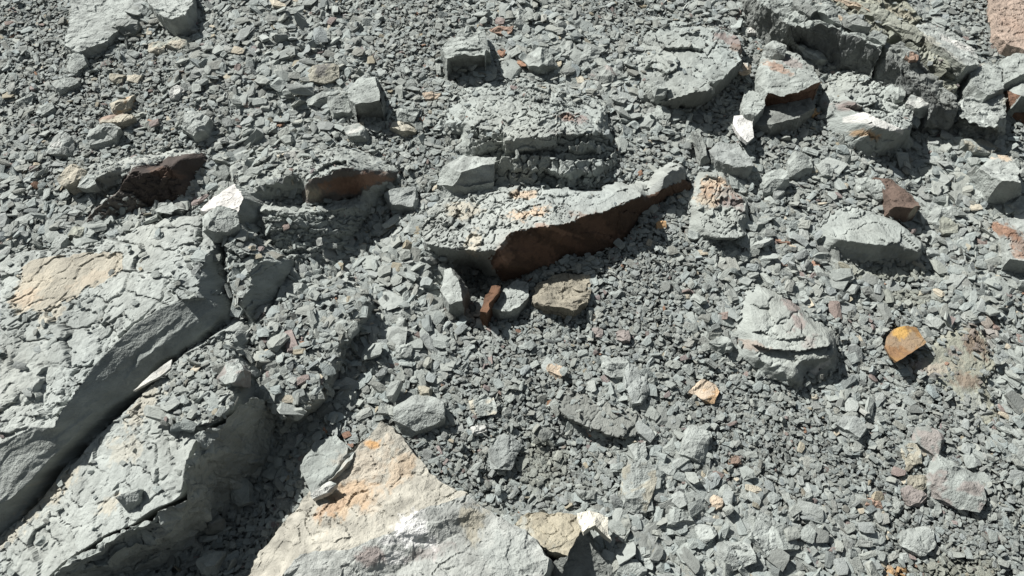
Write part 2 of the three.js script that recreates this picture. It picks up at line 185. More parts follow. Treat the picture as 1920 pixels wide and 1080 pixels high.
f('front', 'frac', 'L', [[1792, 202, 0.12], [1800, 215, 0.2], [1830, 232, 0.26], [1860, 235, 0.24], [1888, 215, 0.16], [1885, 250, 0.06], [1868, 264, 0.03], [1830, 258, 0.04], [1800, 238, 0.05]], { cr: [0.14, 0.03, 0.25] });
rock('smooth_boulder', 'faceted grey boulder above the rough hollow boulder at the right edge', 'boulder', { poly: 1 });
f('top', 'frac', 'G', [[1815, 135, 0.12], [1845, 118, 0.1], [1878, 122, 0.1], [1882, 165, 0.18], [1850, 178, 0.22], [1822, 155, 0.2]], {});
rock('tan_slab', 'tan brown slab in the upper right corner', 'slab', { poly: 1 });
f('face', 'mud', 'C', [[1856, -40, 0.06], [1960, -40, 0.06], [1990, 60, 0.12], [1930, 95, 0.13], [1888, 82, 0.12], [1868, 62, 0.10], [1862, 20, 0.08]], { col: [0.31, 0.245, 0.2], blk: 0.012 });
rock('edge_boulder', 'grey boulder under the tan slab at the right edge', 'boulder', { poly: 1 });
f('top', 'frac', 'G', [[1880, 110, 0.08], [1915, 90, 0.08], [1990, 90, 0.1], [1990, 150, 0.2], [1915, 140, 0.22], [1885, 155, 0.15]], {});
rock('brown_boulder', 'brown crusted boulder cut off by the right edge', 'boulder', { poly: 1 });
f('top', 'frac', 'G', [[1886, 170, 0.08], [1915, 140, 0.1], [1990, 130, 0.14], [1990, 185, 0.24], [1915, 178, 0.22]], {});
f('front', 'mud', 'M', [[1886, 170, 0.1], [1915, 177, 0.22], [1990, 184, 0.24], [1990, 230, 0.08], [1930, 222, 0.08], [1895, 205, 0.06]], {});
rock('cream_topped_boulder', 'angular boulder with a cream coloured top corner at the right edge', 'boulder', { poly: 1 });
f('top', 'slab', 'L', [[1846, 308, 0.1], [1862, 290, 0.08], [1900, 292, 0.1], [1912, 318, 0.2], [1914, 344, 0.25], [1880, 340, 0.25], [1836, 316, 0.16]], {});
f('front', 'frac', 'G', [[1836, 316, 0.16], [1880, 340, 0.25], [1914, 344, 0.25], [1918, 365, 0.08], [1895, 366, 0.05], [1872, 350, 0.06]], { cr: [0.2, 0.012, 0.1] });
rock('rust_slab', 'slab with rust red and white stains at the right edge', 'slab', { poly: 1 });
f('face', 'plain', 'L', [[1866, 411, 0.06], [1890, 410, 0.06], [1960, 415, 0.1], [1960, 492, 0.16], [1896, 486, 0.14], [1885, 450, 0.1]], {});
rock('cracked_outcrop', 'broad crumbling grey outcrop with a curved shaded edge at upper centre right', 'outcrop', { bev: 0.012, bw: 0.05, steep: 5 });
f('top', 'frac', 'G', [[1180, 110, 0.03], [1200, 65, 0.02], [1260, 40, 0.02], [1340, 50, 0.04], [1400, 75, 0.08], [1402, 105, 0.16], [1370, 130, 0.21], [1335, 170, 0.22], [1290, 195, 0.2], [1230, 190, 0.14], [1195, 150, 0.07]], { rub: 0.05, rs: 0.9, cr: [0.15, 0.03, 0.22], cr2: [0.09, 0.016, 0.4] });
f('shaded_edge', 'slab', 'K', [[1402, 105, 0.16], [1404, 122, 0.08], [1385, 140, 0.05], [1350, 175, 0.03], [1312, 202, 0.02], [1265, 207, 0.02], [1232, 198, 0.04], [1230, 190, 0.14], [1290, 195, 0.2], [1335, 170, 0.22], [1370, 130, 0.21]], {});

// --- top left
rock('pale_slab', 'large pale grey slab half buried at the top left', 'slab', { poly: 1 });
f('face', 'mud', 'L', [[135, -60, 0.03], [300, -60, 0.03], [258, 15, 0.06], [245, 35, 0.08], [215, 60, 0.09], [195, 78, 0.1], [165, 88, 0.11], [145, 96, 0.11], [120, 84, 0.1], [124, 55, 0.09], [132, 25, 0.07]], { cr: [0.3, 0.003, 0.01], cr2: [0.06, 0.003, 0.04] });
rock('pale_boulder', 'smooth pale boulder at the top edge beside the pale slab', 'boulder', { poly: 1 });
f('face', 'plain', 'L', [[276, -50, 0.05], [360, -50, 0.05], [362, 5, 0.16], [345, 25, 0.22], [318, 36, 0.22], [292, 22, 0.2], [278, 5, 0.15]], {});
rock('cube_block', 'squared grey block with a dark front left of centre near the top', 'block', { poly: 1 });
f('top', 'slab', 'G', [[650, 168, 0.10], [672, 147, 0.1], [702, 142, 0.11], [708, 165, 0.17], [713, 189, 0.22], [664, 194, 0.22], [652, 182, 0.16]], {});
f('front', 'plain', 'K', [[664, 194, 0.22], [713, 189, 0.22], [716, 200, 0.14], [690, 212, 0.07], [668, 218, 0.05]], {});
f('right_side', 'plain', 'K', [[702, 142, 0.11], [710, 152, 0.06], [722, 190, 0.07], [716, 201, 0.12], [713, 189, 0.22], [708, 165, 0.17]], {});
rock('layered_boulder', 'grey boulder of two tilted layers with a dark front at the top centre left', 'boulder', { poly: 1 });
f('back_layer', 'slab', 'G', [[828, 92, 0.12], [858, 65, 0.08], [906, 56, 0.09], [914, 75, 0.12], [918, 100, 0.14], [900, 90, 0.18], [870, 88, 0.2], [840, 105, 0.18]], {});
f('front_layer', 'slab', 'G', [[832, 106, 0.17], [852, 92, 0.16], [880, 86, 0.17], [910, 92, 0.16], [908, 104, 0.2], [870, 103, 0.22], [838, 112, 0.2]], {});
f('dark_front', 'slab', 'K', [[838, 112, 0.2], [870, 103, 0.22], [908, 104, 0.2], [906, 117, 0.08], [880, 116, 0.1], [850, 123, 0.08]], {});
rock('pale_boulder', 'pale wedge shaped boulder sitting just above the left ridges', 'boulder', { poly: 1 });
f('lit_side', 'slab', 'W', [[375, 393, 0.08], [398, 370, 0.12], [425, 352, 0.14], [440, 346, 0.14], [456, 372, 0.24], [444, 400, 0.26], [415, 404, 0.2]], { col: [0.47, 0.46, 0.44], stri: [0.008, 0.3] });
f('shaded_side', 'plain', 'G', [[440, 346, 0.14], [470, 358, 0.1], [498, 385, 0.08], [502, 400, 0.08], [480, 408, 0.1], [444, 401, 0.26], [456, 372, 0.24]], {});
rock('wedge_boulder', 'small grey wedge boulder under the dark brown face at the left', 'boulder', { poly: 1 });
f('top', 'plain', 'L', [[290, 392, 0.08], [305, 380, 0.1], [322, 378, 0.12], [334, 392, 0.14], [318, 400, 0.19], [296, 398, 0.16]], {});
f('front', 'plain', 'G', [[290, 392, 0.1], [296, 398, 0.16], [318, 400, 0.19], [334, 392, 0.14], [332, 402, 0.08], [312, 405, 0.08], [292, 402, 0.08]], {});

// --- bottom: the tan boulder and what leans on it
rock('tan_boulder', 'big tan and orange boulder with white patches at the bottom centre', 'boulder', { poly: 1, amp: 1.1, edge: 0.012 });
f('tan_side', 'mud', 'H', [[440, 1110, 0.06], [490, 1030, 0.07], [530, 985, 0.08], [565, 945, 0.09], [590, 905, 0.09], [650, 850, 0.10], [690, 815, 0.08], [715, 790, 0.06], [738, 800, 0.07], [768, 838, 0.09], [800, 882, 0.12], [838, 908, 0.15], [880, 930, 0.18], [790, 958, 0.25], [730, 1000, 0.28], [650, 1030, 0.275], [560, 1040, 0.25], [500, 1120, 0.23]], { cr: [0.3, 0.004, 0.02], cr2: [0.05, 0.004, 0.07], blk: 0.01 });
f('grey_side', 'plain', 'J', [[500, 1120, 0.23], [560, 1040, 0.25], [650, 1030, 0.275], [730, 1000, 0.28], [790, 958, 0.25], [880, 930, 0.18], [925, 962, 0.195], [965, 985, 0.21], [1008, 1012, 0.24], [1032, 1045, 0.27], [1018, 1082, 0.27], [980, 1160, 0.25], [740, 1200, 0.27], [500, 1200, 0.23]], { cr: [0.18, 0.006, 0.04], cr2: [0.06, 0.004, 0.06], blk: 0.01 });
rock('striped_slab', 'tan grained slab with a dark front right of the big tan boulder', 'slab', { poly: 1 });
f('tan_top', 'slab', 'B', [[960, 985, 0.1], [975, 966, 0.08], [992, 957, 0.08], [1086, 968, 0.1], [1092, 986, 0.14], [1078, 1015, 0.19], [1066, 1045, 0.24], [1030, 1030, 0.22]], { stri: [0.006, -0.5] });
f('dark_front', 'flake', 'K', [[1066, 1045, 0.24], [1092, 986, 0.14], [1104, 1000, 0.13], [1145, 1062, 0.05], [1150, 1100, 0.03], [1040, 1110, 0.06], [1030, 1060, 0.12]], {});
rock('white_stone', 'bent white stone lying on the slabs right of the big tan boulder', 'stone', { poly: 1, plate: 0.06, amp: 0.5 });
f('face', 'mud', 'W', [[1084, 964, 0.19], [1108, 958, 0.18], [1141, 971, 0.17], [1142, 1000, 0.18], [1147, 1014, 0.18], [1130, 998, 0.2], [1118, 986, 0.21], [1102, 992, 0.22], [1094, 999, 0.22], [1086, 982, 0.2]], { col: [0.6, 0.58, 0.5], blk: 0.01 });
rock('leaning_boulder', 'layered grey boulder leaning against the left side of the tan boulder', 'boulder', { poly: 1 });
f('face', 'frac', 'G', [[560, 870, 0.06], [590, 830, 0.05], [630, 812, 0.05], [650, 835, 0.08], [648, 850, 0.1], [625, 880, 0.12], [600, 905, 0.12], [578, 915, 0.1]], {});
f('layer', 'slab', 'L', [[600, 905, 0.12], [625, 880, 0.12], [648, 850, 0.1], [662, 845, 0.08], [655, 865, 0.12], [625, 892, 0.13], [588, 932, 0.11], [578, 915, 0.1]], {});
rock('tan_layered_rock', 'olive tan layered rock in the hollow under the long brown faced slab', 'boulder', { poly: 1, amp: 2 });
f('top', 'flake', 'B', [[996, 566, 0.05], [1004, 535, 0.04], [1050, 510, 0.04], [1105, 512, 0.04], [1109, 540, 0.07], [1094, 566, 0.1], [1066, 584, 0.12], [1030, 577, 0.11]], { col: [0.225, 0.208, 0.165] });
f('under_edge', 'slab', 'B', [[996, 566, 0.05], [1030, 577, 0.11], [1066, 584, 0.12], [1094, 566, 0.1], [1092, 580, 0.03], [1062, 599, 0.02], [1035, 590, 0.02], [1004, 577, 0.01]], { col: [0.225, 0.208, 0.165] });
rock('hollow_rock', 'pale grey rock beside a splinter of brown wood like stone under the brown face', 'boulder', { poly: 1 });
f('face', 'slab', 'L', [[922, 578, 0.05], [940, 545, 0.03], [970, 525, 0.03], [992, 530, 0.03], [990, 556, 0.06], [970, 577, 0.08], [940, 584, 0.07]], { stri: [0.008, 0.4] });
rock('brown_splinter', 'upright splinter of brown stone left of the pale rock in the hollow', 'stone', { poly: 1 });
f('face', 'slab', 'R', [[900, 584, 0.12], [908, 560, 0.1], [922, 535, 0.08], [938, 534, 0.08], [936, 545, 0.1], [920, 568, 0.15], [912, 586, 0.16]], { col: [0.1, 0.05, 0.026] });
rock('sharp_boulder', 'upright grey boulder at the left end of the hollow under the slab', 'boulder', { poly: 1 });
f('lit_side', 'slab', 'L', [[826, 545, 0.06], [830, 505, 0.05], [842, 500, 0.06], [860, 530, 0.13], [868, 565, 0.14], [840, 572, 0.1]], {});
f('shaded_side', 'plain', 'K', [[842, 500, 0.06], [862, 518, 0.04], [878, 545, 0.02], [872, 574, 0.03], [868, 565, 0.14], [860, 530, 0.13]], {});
rock('buried_bedrock', 'flat dark layered bedrock patch half buried in scree below centre', 'bedrock', { bev: 0.012, bw: 0.05, steep: 5 });
f('face', 'slab', 'K', [[1035, 740, 0.01], [1060, 720, 0.02], [1110, 745, 0.03], [1160, 765, 0.05], [1205, 775, 0.06], [1212, 800, 0.09], [1190, 822, 0.11], [1130, 818, 0.11], [1080, 800, 0.1], [1045, 775, 0.06]], { strata: [0.06, 0.3, 0.02, -0.35], rub: 0.1, rs: 0.8 });
rock('buried_bedrock', 'small dark bedrock lip above a hollow of olive gravel at lower centre', 'bedrock', { bev: 0.02 });
f('face', 'frac', 'K', [[990, 810, 0.04], [1020, 800, 0.04], [1060, 815, 0.06], [1048, 835, 0.1], [1020, 842, 0.1], [995, 832, 0.08]], {});
rock('mottled_bedrock', 'flat bedrock patch with brown and cream mottling right of the ochre flake', 'bedrock', { bev: 0.012, bw: 0.05, steep: 5 });
f('face', 'mud', 'V', [[1690, 680, 0.025], [1730, 655, 0.025], [1760, 640, 0.025], [1800, 615, 0.025], [1840, 615, 0.025], [1855, 650, 0.025], [1870, 690, 0.025], [1850, 720, 0.025], [1870, 770, 0.025], [1880, 810, 0.025], [1830, 800, 0.025], [1790, 760, 0.025], [1770, 720, 0.025], [1720, 700, 0.025]], { rub: 0.1, rs: 0.8 });
rock('dark_brown_slab', 'dark brown slab with a cream end above the lens shaped boulder', 'slab', { poly: 1 });
f('face', 'flake', 'N', [[1640, 332, 0.06], [1670, 338, 0.06], [1700, 358, 0.08], [1722, 378, 0.12], [1726, 388, 0.14], [1708, 392, 0.16], [1672, 388, 0.14], [1664, 365, 0.1]], { col: [0.1, 0.07, 0.055] });
f('cream_end', 'plain', 'T', [[1672, 388, 0.14], [1708, 391, 0.16], [1712, 398, 0.1], [1704, 408, 0.04], [1684, 402, 0.06]], {});
rock('ochre_flake', 'ochre and yellow rust coloured flake tilted over its own shadow at the right', 'stone', { poly: 1, plate: 0.03, amp: 0.5, edge: 0.009 });
f('face', 'plain', 'O', [[1658, 650, 0.05], [1663, 632, 0.05], [1676, 616, 0.05], [1700, 611, 0.05], [1718, 614, 0.06], [1730, 632, 0.09], [1737, 642, 0.11], [1722, 653, 0.12], [1702, 665, 0.125], [1682, 678, 0.12], [1668, 668, 0.08]], { col: [0.2, 0.115, 0.045] });
rock('grey_slab', 'flat blue grey slab lying above the stained upright slab', 'slab', { poly: 1 });
f('face', 'slab', 'S', [[1330, 280, 0.05], [1345, 266, 0.04], [1385, 268, 0.05], [1412, 300, 0.09], [1410, 312, 0.12], [1375, 312, 0.12], [1345, 300, 0.09]], {});
rock('dark_slab', 'striped dark slab under the rusty stained boulder', 'slab', { poly: 1 });
f('face', 'slab', 'K', [[1412, 232, 0.06], [1430, 200, 0.06], [1470, 190, 0.08], [1520, 182, 0.08], [1528, 200, 0.1], [1500, 222, 0.13], [1450, 232, 0.13]], { strata: [0.05, 0.4, 0.014, 0.25] });
rock('round_stone', 'rounded grey green stone beside the flat white stone', 'stone', { poly: 1 });
f('face', 'plain', 'G', [[1388, 200, 0.08], [1394, 172, 0.06], [1412, 168, 0.06], [1432, 180, 0.1], [1434, 202, 0.16], [1415, 218, 0.17], [1395, 214, 0.14]], {});
rock('white_stone', 'flat white stone standing out left of the striped dark slab', 'stone', { poly: 1, plate: 0.04, amp: 0.4 });
f('face', 'plain', 'W', [[1374, 232, 0.1], [1376, 217, 0.1], [1392, 216, 0.1], [1412, 222, 0.11], [1411, 240, 0.12], [1414, 256, 0.13], [1402, 266, 0.14], [1388, 256, 0.13]], { col: [0.5, 0.5, 0.48] });

for (const fc of facets) if (fc.owner === owners[0]) fc.pts = fc.pts.map(([x, y, h]) => [x, y, h * 0.9]);

// ---------------------------------------------------------------- stains: places where rock and stones have another colour
const stains = [];
function stain(px, py, rx, ry, rot, col, k, g = 0) { const p = P(px, py, 0.12); stains.push({ px, py, a: p.a, b: p.b, rx: rx * p.s, ry: ry * p.s, c: Math.cos(rot * rad), s: Math.sin(rot * rad), col: COL[col], k, g, R: Math.max(rx, ry) * p.s * 1.8 }); }
stain(1000, 470, 70, 20, -15, 'M', 0.6); stain(1130, 430, 70, 16, -25, 'M', 0.55); stain(1070, 455, 60, 12, -20, 'M', 0.45); stain(1040, 430, 50, 5, -14, 'R', 0.5); stain(950, 480, 16, 24, 0, 'R', 0.4); stain(300, 320, 40, 10, -15, 'M', 0.4); stain(655, 935, 60, 24, 30, 'O', 0.42); stain(745, 880, 40, 22, 40, 'O', 0.25); stain(700, 832, 14, 8, 0, 'O', 0.9); stain(620, 955, 30, 12, 30, 'R', 0.3); stain(680, 900, 60, 50, 30, 'C', 0.3);
stain(770, 998, 34, 30, 0, 'X', 1); stain(805, 1025, 20, 22, 0, 'X', 0.9); stain(730, 1012, 16, 13, 0, 'X', 0.9); stain(740, 1045, 26, 14, 0, 'X', 0.8); stain(700, 1040, 30, 16, 0, 'U', 0.8); stain(800, 1040, 50, 12, 10, 'U', 0.5); stain(890, 980, 26, 30, 30, 'B', 0.7); stain(960, 1040, 60, 40, 0, 'L', 0.6);
stain(980, 365, 22, 10, 0, 'C', 0.8); stain(990, 400, 34, 14, 10, 'C', 0.9); stain(870, 395, 30, 20, 0, 'T', 0.6); stain(900, 440, 60, 25, 0, 'L', 0.8); stain(890, 455, 16, 26, 0, 'T', 0.7); stain(935, 492, 18, 8, 30, 'R', 0.7);
stain(1340, 345, 30, 18, 0, 'C', 0.9); stain(1330, 375, 24, 14, 0, 'O', 0.3); stain(1375, 378, 28, 18, 0, 'U', 0.9); stain(1360, 360, 40, 20, 0, 'R', 0.35);
stain(1485, 565, 30, 16, 40, 'U', 0.8); stain(1500, 605, 24, 14, 40, 'U', 0.8); stain(1520, 640, 20, 10, 40, 'U', 0.5); stain(1410, 648, 40, 9, -15, 'R', 0.4); stain(1536, 690, 24, 7, 40, 'W', 0.95);
stain(1455, 125, 30, 14, -50, 'R', 0.7); stain(1480, 115, 30, 16, -30, 'U', 0.7); stain(1375, 75, 40, 16, -15, 'U', 0.9); stain(1385, 90, 20, 10, 0, 'M', 0.6); stain(1070, 222, 34, 12, -8, 'U', 0.9); stain(1060, 220, 18, 6, -8, 'R', 0.5);
stain(1585, 200, 32, 9, -30, 'U', 0.9); stain(1628, 252, 24, 6, -28, 'O', 0.6); stain(1800, 85, 34, 12, -40, 'W', 0.9); stain(1775, 105, 20, 6, -40, 'W', 0.6); stain(1880, 296, 24, 9, -10, 'C', 0.8);
stain(1880, 430, 16, 26, 40, 'R', 0.95); stain(1910, 455, 16, 40, 0, 'M', 0.7); stain(1905, 470, 8, 18, 0, 'R', 0.6); stain(1690, 25, 50, 10, -40, 'B', 0.6); stain(1565, 25, 40, 5, -40, 'C', 0.8); stain(1720, 70, 40, 14, -40, 'B', 0.5); stain(1760, 110, 40, 20, -40, 'V', 0.5);
stain(1830, 645, 24, 30, 0, 'M', 0.6, 1); stain(1790, 660, 16, 10, 0, 'U', 0.7); stain(1740, 690, 36, 16, 0, 'U', 0.7, 1); stain(1760, 690, 60, 14, 10, 'T', 0.5); stain(1815, 715, 26, 16, 0, 'M', 0.5, 1); stain(1820, 770, 30, 40, -40, 'L', 0.6, 1); stain(1850, 620, 20, 30, 0, 'R', 0.3, 1);
stain(1700, 560, 60, 20, 0, 'V', 0.6, 1); stain(1660, 515, 110, 16, 0, 'V', 0.6, 1); stain(1010, 870, 50, 40, 0, 'V', 0.5, 1); stain(1780, 1070, 110, 22, 0, 'V', 0.7, 1); stain(1680, 1072, 34, 8, 5, 'O', 0.8, 1); stain(1715, 1060, 10, 8, 0, 'R', 0.8, 1);
stain(250, 235, 36, 12, 12, 'R', 0.75); stain(325, 90, 50, 14, 0, 'T', 0.7); stain(65, 535, 40, 30, 20, 'T', 0.7); stain(55, 555, 30, 20, 0, 'C', 0.5); stain(100, 590, 14, 22, -30, 'T', 0.6); stain(175, 520, 40, 14, 25, 'C', 0.25);
stain(270, 760, 24, 50, -30, 'T', 0.55); stain(240, 840, 40, 26, 0, 'T', 0.4); stain(100, 920, 60, 24, 45, 'T', 0.7); stain(205, 945, 30, 14, 20, 'T', 0.6); stain(20, 1010, 30, 12, 40, 'T', 0.5);
stain(655, 345, 60, 14, 12, 'M', 0.9); stain(690, 335, 34, 9, 10, 'R', 0.5); stain(640, 357, 40, 10, 10, 'R', 0.5); stain(580, 362, 26, 12, 10, 'B', 0.5); stain(560, 292, 40, 12, 0, 'U', 0.3);
stain(1690, 650, 40, 26, 0, 'M', 0.45); stain(1700, 640, 30, 20, 0, 'B', 0.35); stain(1690, 624, 15, 9, 30, 'Y', 0.7); stain(1705, 402, 14, 9, 0, 'T', 0.8); stain(145, 345, 16, 18, 0, 'T', 0.8); stain(143, 325, 8, 7, 0, 'R', 0.9); stain(425, 340, 16, 10, 0, 'R', 0.4); stain(1050, 250, 20, 10, 0, 'U', 0.2);
stain(1905, 50, 30, 30, 0, 'R', 0.2); stain(1890, 190, 12, 12, 0, 'B', 0.4);
function stained(a, b, col, loose) {
  for (const s of stains) {
    if (loose && !s.g) continue;
    let x = a - s.a, y = b - s.b;
    if (x > s.R || x < -s.R || y > s.R || y < -s.R) continue;
    const u = (x * s.c + y * s.s) / s.rx, v = (y * s.c - x * s.s) / s.ry;
    const d = Math.sqrt(u * u + v * v) + 0.75 * fbm(a * 16, b * 16, 400, 3) + 0.35 * vnoise(a * 70, b * 70, 410);
    const k = s.k * sstep(1.15, 0.6, d);
    if (k > 0) for (let c = 0; c < 3; c++) col[c] = mix(col[c], s.col[c], k);
  }
}

// ---------------------------------------------------------------- the height grid of the slope
const CELL = 0.0055, A0 = -4.85, B0 = -2.0, NA = Math.round(9.7 / CELL), NB = Math.round(5.0 / CELL), NN = NA * NB;
const dips = [];
const dip = (px, py, r, dh) => { const p = P(px, py, 0); dips.push([p.a, p.b, r, dh]); };
dip(415, 985, 0.2, -0.17); dip(480, 875, 0.18, -0.17); dip(250, 1085, 0.26, -0.18); dip(560, 800, 0.12, -0.08); dip(690, 430, 0.28, -0.12); dip(640, 480, 0.2, -0.1); dip(885, 515, 0.2, -0.34); dip(960, 545, 0.14, -0.08);
dip(1460, 60, 0.2, -0.12); dip(1660, 500, 0.3, -0.04); dip(1040, 850, 0.25, -0.06); dip(1720, 400, 0.12, -0.06); dip(1050, 1070, 0.14, -0.1); dip(1780, 130, 0.25, -0.05); dip(1720, 290, 0.2, -0.04);
dip(100, 250, 0.8, 0.05); dip(1150, 640, 0.6, 0.04); dip(1300, 1000, 0.8, 0.04); dip(420, 120, 0.6, 0.04);
function groundH(a, b) {
  let h = 0.055 * fbm(a * 0.9, b * 0.9, 3, 2) + 0.035 * fbm(a * 3.2, b * 3.2, 9, 2);
  for (const d of dips) { const x = (a - d[0]) / d[2], y = (b - d[1]) / d[2], q = x * x + y * y; if (q < 6) h += d[3] * Math.exp(-q); }
  return h;
}
const groundW = (a, b) => (groundH(a, b) - b * SN) / CN;

const raw = new Int16Array(NN).fill(-1), solid = new Int16Array(NN), tris = [];
function mean(fc, x, y) {                                          // smooth height inside a polygon from the heights of its corners (mean value coordinates)
  const Q = fc.P, N = Q.length; let sw = 0, sh = 0;
  let p = Q[N - 1], dx = p.a - x, dy = p.b - y, r = Math.sqrt(dx * dx + dy * dy), q = Q[0], ex = q.a - x, ey = q.b - y, l = Math.sqrt(ex * ex + ey * ey), cr = dx * ey - dy * ex, dt = dx * ex + dy * ey, t0;
  if (Math.abs(cr) < 1e-9) t0 = 0; else t0 = (r * l - dt) / cr;
  for (let i = 0; i < N; i++) {
    p = q; dx = ex; dy = ey; r = l; if (r < 1e-6) return p.w;
    q = Q[(i + 1) % N]; ex = q.a - x; ey = q.b - y; l = Math.sqrt(ex * ex + ey * ey); cr = dx * ey - dy * ex; dt = dx * ex + dy * ey;
    if (Math.abs(cr) < 1e-9) { if (dt < 0) return (p.w * l + q.w * r) / (r + l); }
    const t1 = Math.abs(cr) < 1e-9 ? 0 : (r * l - dt) / cr, w = (t0 + t1) / r; sw += w; sh += w * p.w; t0 = t1;
  }
  return clamp(sh / sw, fc.lo, fc.hi);
}
for (const fc of facets) {
  const pts = fc.pts.map(([x, y, h]) => P(x, y, h));
  const flat = pts.map((p) => new THREE.Vector2(p.a, p.b));
  fc.P = pts; fc.lo = Math.min(...pts.map((p) => p.w)) - 0.03; fc.hi = Math.max(...pts.map((p) => p.w)) + 0.03;
  const order = THREE.ShapeUtils.isClockWise(flat) ? [...flat.keys()].reverse() : [...flat.keys()];
  fc.num = tris.push({ f: fc }) - 1;
  for (const t of THREE.ShapeUtils.triangulateShape(order.map((i) => flat[i]), [])) {
    const [p, q, r] = t.map((i) => pts[order[i]]);
    const det = (q.a - p.a) * (r.b - p.b) - (r.a - p.a) * (q.b - p.b);
    if (Math.abs(det) < 1e-9) continue;
    const n = fc.num;
    const i0 = Math.max(0, Math.floor((Math.min(p.a, q.a, r.a) - A0) / CELL)), i1 = Math.min(NA - 1, Math.ceil((Math.max(p.a, q.a, r.a) - A0) / CELL));
    const j0 = Math.max(0, Math.floor((Math.min(p.b, q.b, r.b) - B0) / CELL)), j1 = Math.min(NB - 1, Math.ceil((Math.max(p.b, q.b, r.b) - B0) / CELL));
    const sg = det > 0 ? 1 : -1;
    for (let j = j0; j <= j1; j++) for (let i = i0; i <= i1; i++) {
      const x = A0 + i * CELL, y = B0 + j * CELL;
      if (sg * ((q.a - p.a) * (y - p.b) - (x - p.a) * (q.b - p.b)) >= -1e-7 && sg * ((r.a - q.a) * (y - q.b) - (x - q.a) * (r.b - q.b)) >= -1e-7 && sg * ((p.a - r.a) * (y - r.b) - (x - r.a) * (p.b - r.b)) >= -1e-7) { if (fc.owner.poly || fc.poly) solid[j * NA + i] = n + 1; else raw[j * NA + i] = n; }
    }
  }
}
// jagged outlines: every point looks its facet up near the middle of its small broken cell
const tri = new Int16Array(NN).fill(-1), own = new Int16Array(NN).fill(-1), W = new Float32Array(NN), GW = new Float32Array(NN);
for (let j = 0; j < NB; j++) for (let i = 0; i < NA; i++) {
  const n = j * NA + i, a = A0 + i * CELL, b = B0 + j * CELL;
  GW[n] = W[n] = groundW(a, b);
  let any = raw[n] >= 0;
  if (!any) for (const [di, dj] of [[9, 0], [-9, 0], [0, 9], [0, -9]]) { const ii = i + di, jj = j + dj; if (ii >= 0 && jj >= 0 && ii < NA && jj < NB && raw[jj * NA + ii] >= 0) { any = true; break; } }
  if (!any) continue;
  const base = raw[n] >= 0 ? tris[raw[n]].f.blk : 0.03;
  let x = a + 0.03 * base / 0.05 * fbm(a * 9, b * 9, 21, 2), y = b + 0.03 * base / 0.05 * fbm(a * 9, b * 9, 27, 2);
  if (base > 0.012) { const s = base * 1.1; voronoi(x / s, y / s, 31); x = mix(x, V.cx * s, 0.62); y = mix(y, V.cy * s, 0.62); }
  const ii = clamp(Math.round((x - A0) / CELL), 0, NA - 1), jj = clamp(Math.round((y - B0) / CELL), 0, NB - 1);
  const t = raw[jj * NA + ii];
  if (t >= 0) {
    const r = raw[n], ev = (T) => mean(T.f, a, b);
    tri[n] = r >= 0 && r !== t && tris[r].f.owner === tris[t].f.owner && Math.abs(ev(tris[r]) - ev(tris[t])) > 0.022 ? r : t;
    own[n] = tris[tri[n]].f.owner.n;
  }
}
// distance to the outline of each rock
const dist = new Float32Array(NN).fill(9);
for (let j = 0; j < NB; j++) for (let i = 0; i < NA; i++) { const n = j * NA + i, o = own[n]; if (o < 0) { dist[n] = 0; continue; } if (i > 0 && i < NA - 1 && j > 0 && j < NB - 1 && (own[n - 1] !== o || own[n + 1] !== o || own[n - NA] !== o || own[n + NA] !== o)) dist[n] = CELL * 0.5; }
for (let pass = 0; pass < 2; pass++) for (let jj = 1; jj < NB - 1; jj++) for (let ii = 1; ii < NA - 1; ii++) {
  const j = pass ? NB - 1 - jj : jj, i = pass ? NA - 1 - ii : ii, n = j * NA + i, s = pass ? 1 : -1, c = CELL, r = CELL * 1.414;
  dist[n] = Math.min(dist[n], dist[n + s] + c, dist[n + s * NA] + c, dist[n + s * NA + 1] + r, dist[n + s * NA - 1] + r);
}
for (let pass = 0; pass < 2; pass++) {                              // even the distances out, so that the sides of the rocks do not flute
  const tmp = Float32Array.from(dist), R = 6;
  for (const st of [1, NA]) { const src = Float32Array.from(st === 1 ? tmp : dist); for (let n = R * NA; n < NN - R * NA; n++) { if (own[n] < 0 || src[n] > 0.5) continue; let q = 0; for (let k = -R; k <= R; k++) q += Math.min(src[n + k * st], 0.6); dist[n] = q / (2 * R + 1); } }
}
const tint = new Float32Array(NN);                                 // small differences of tone between broken cells
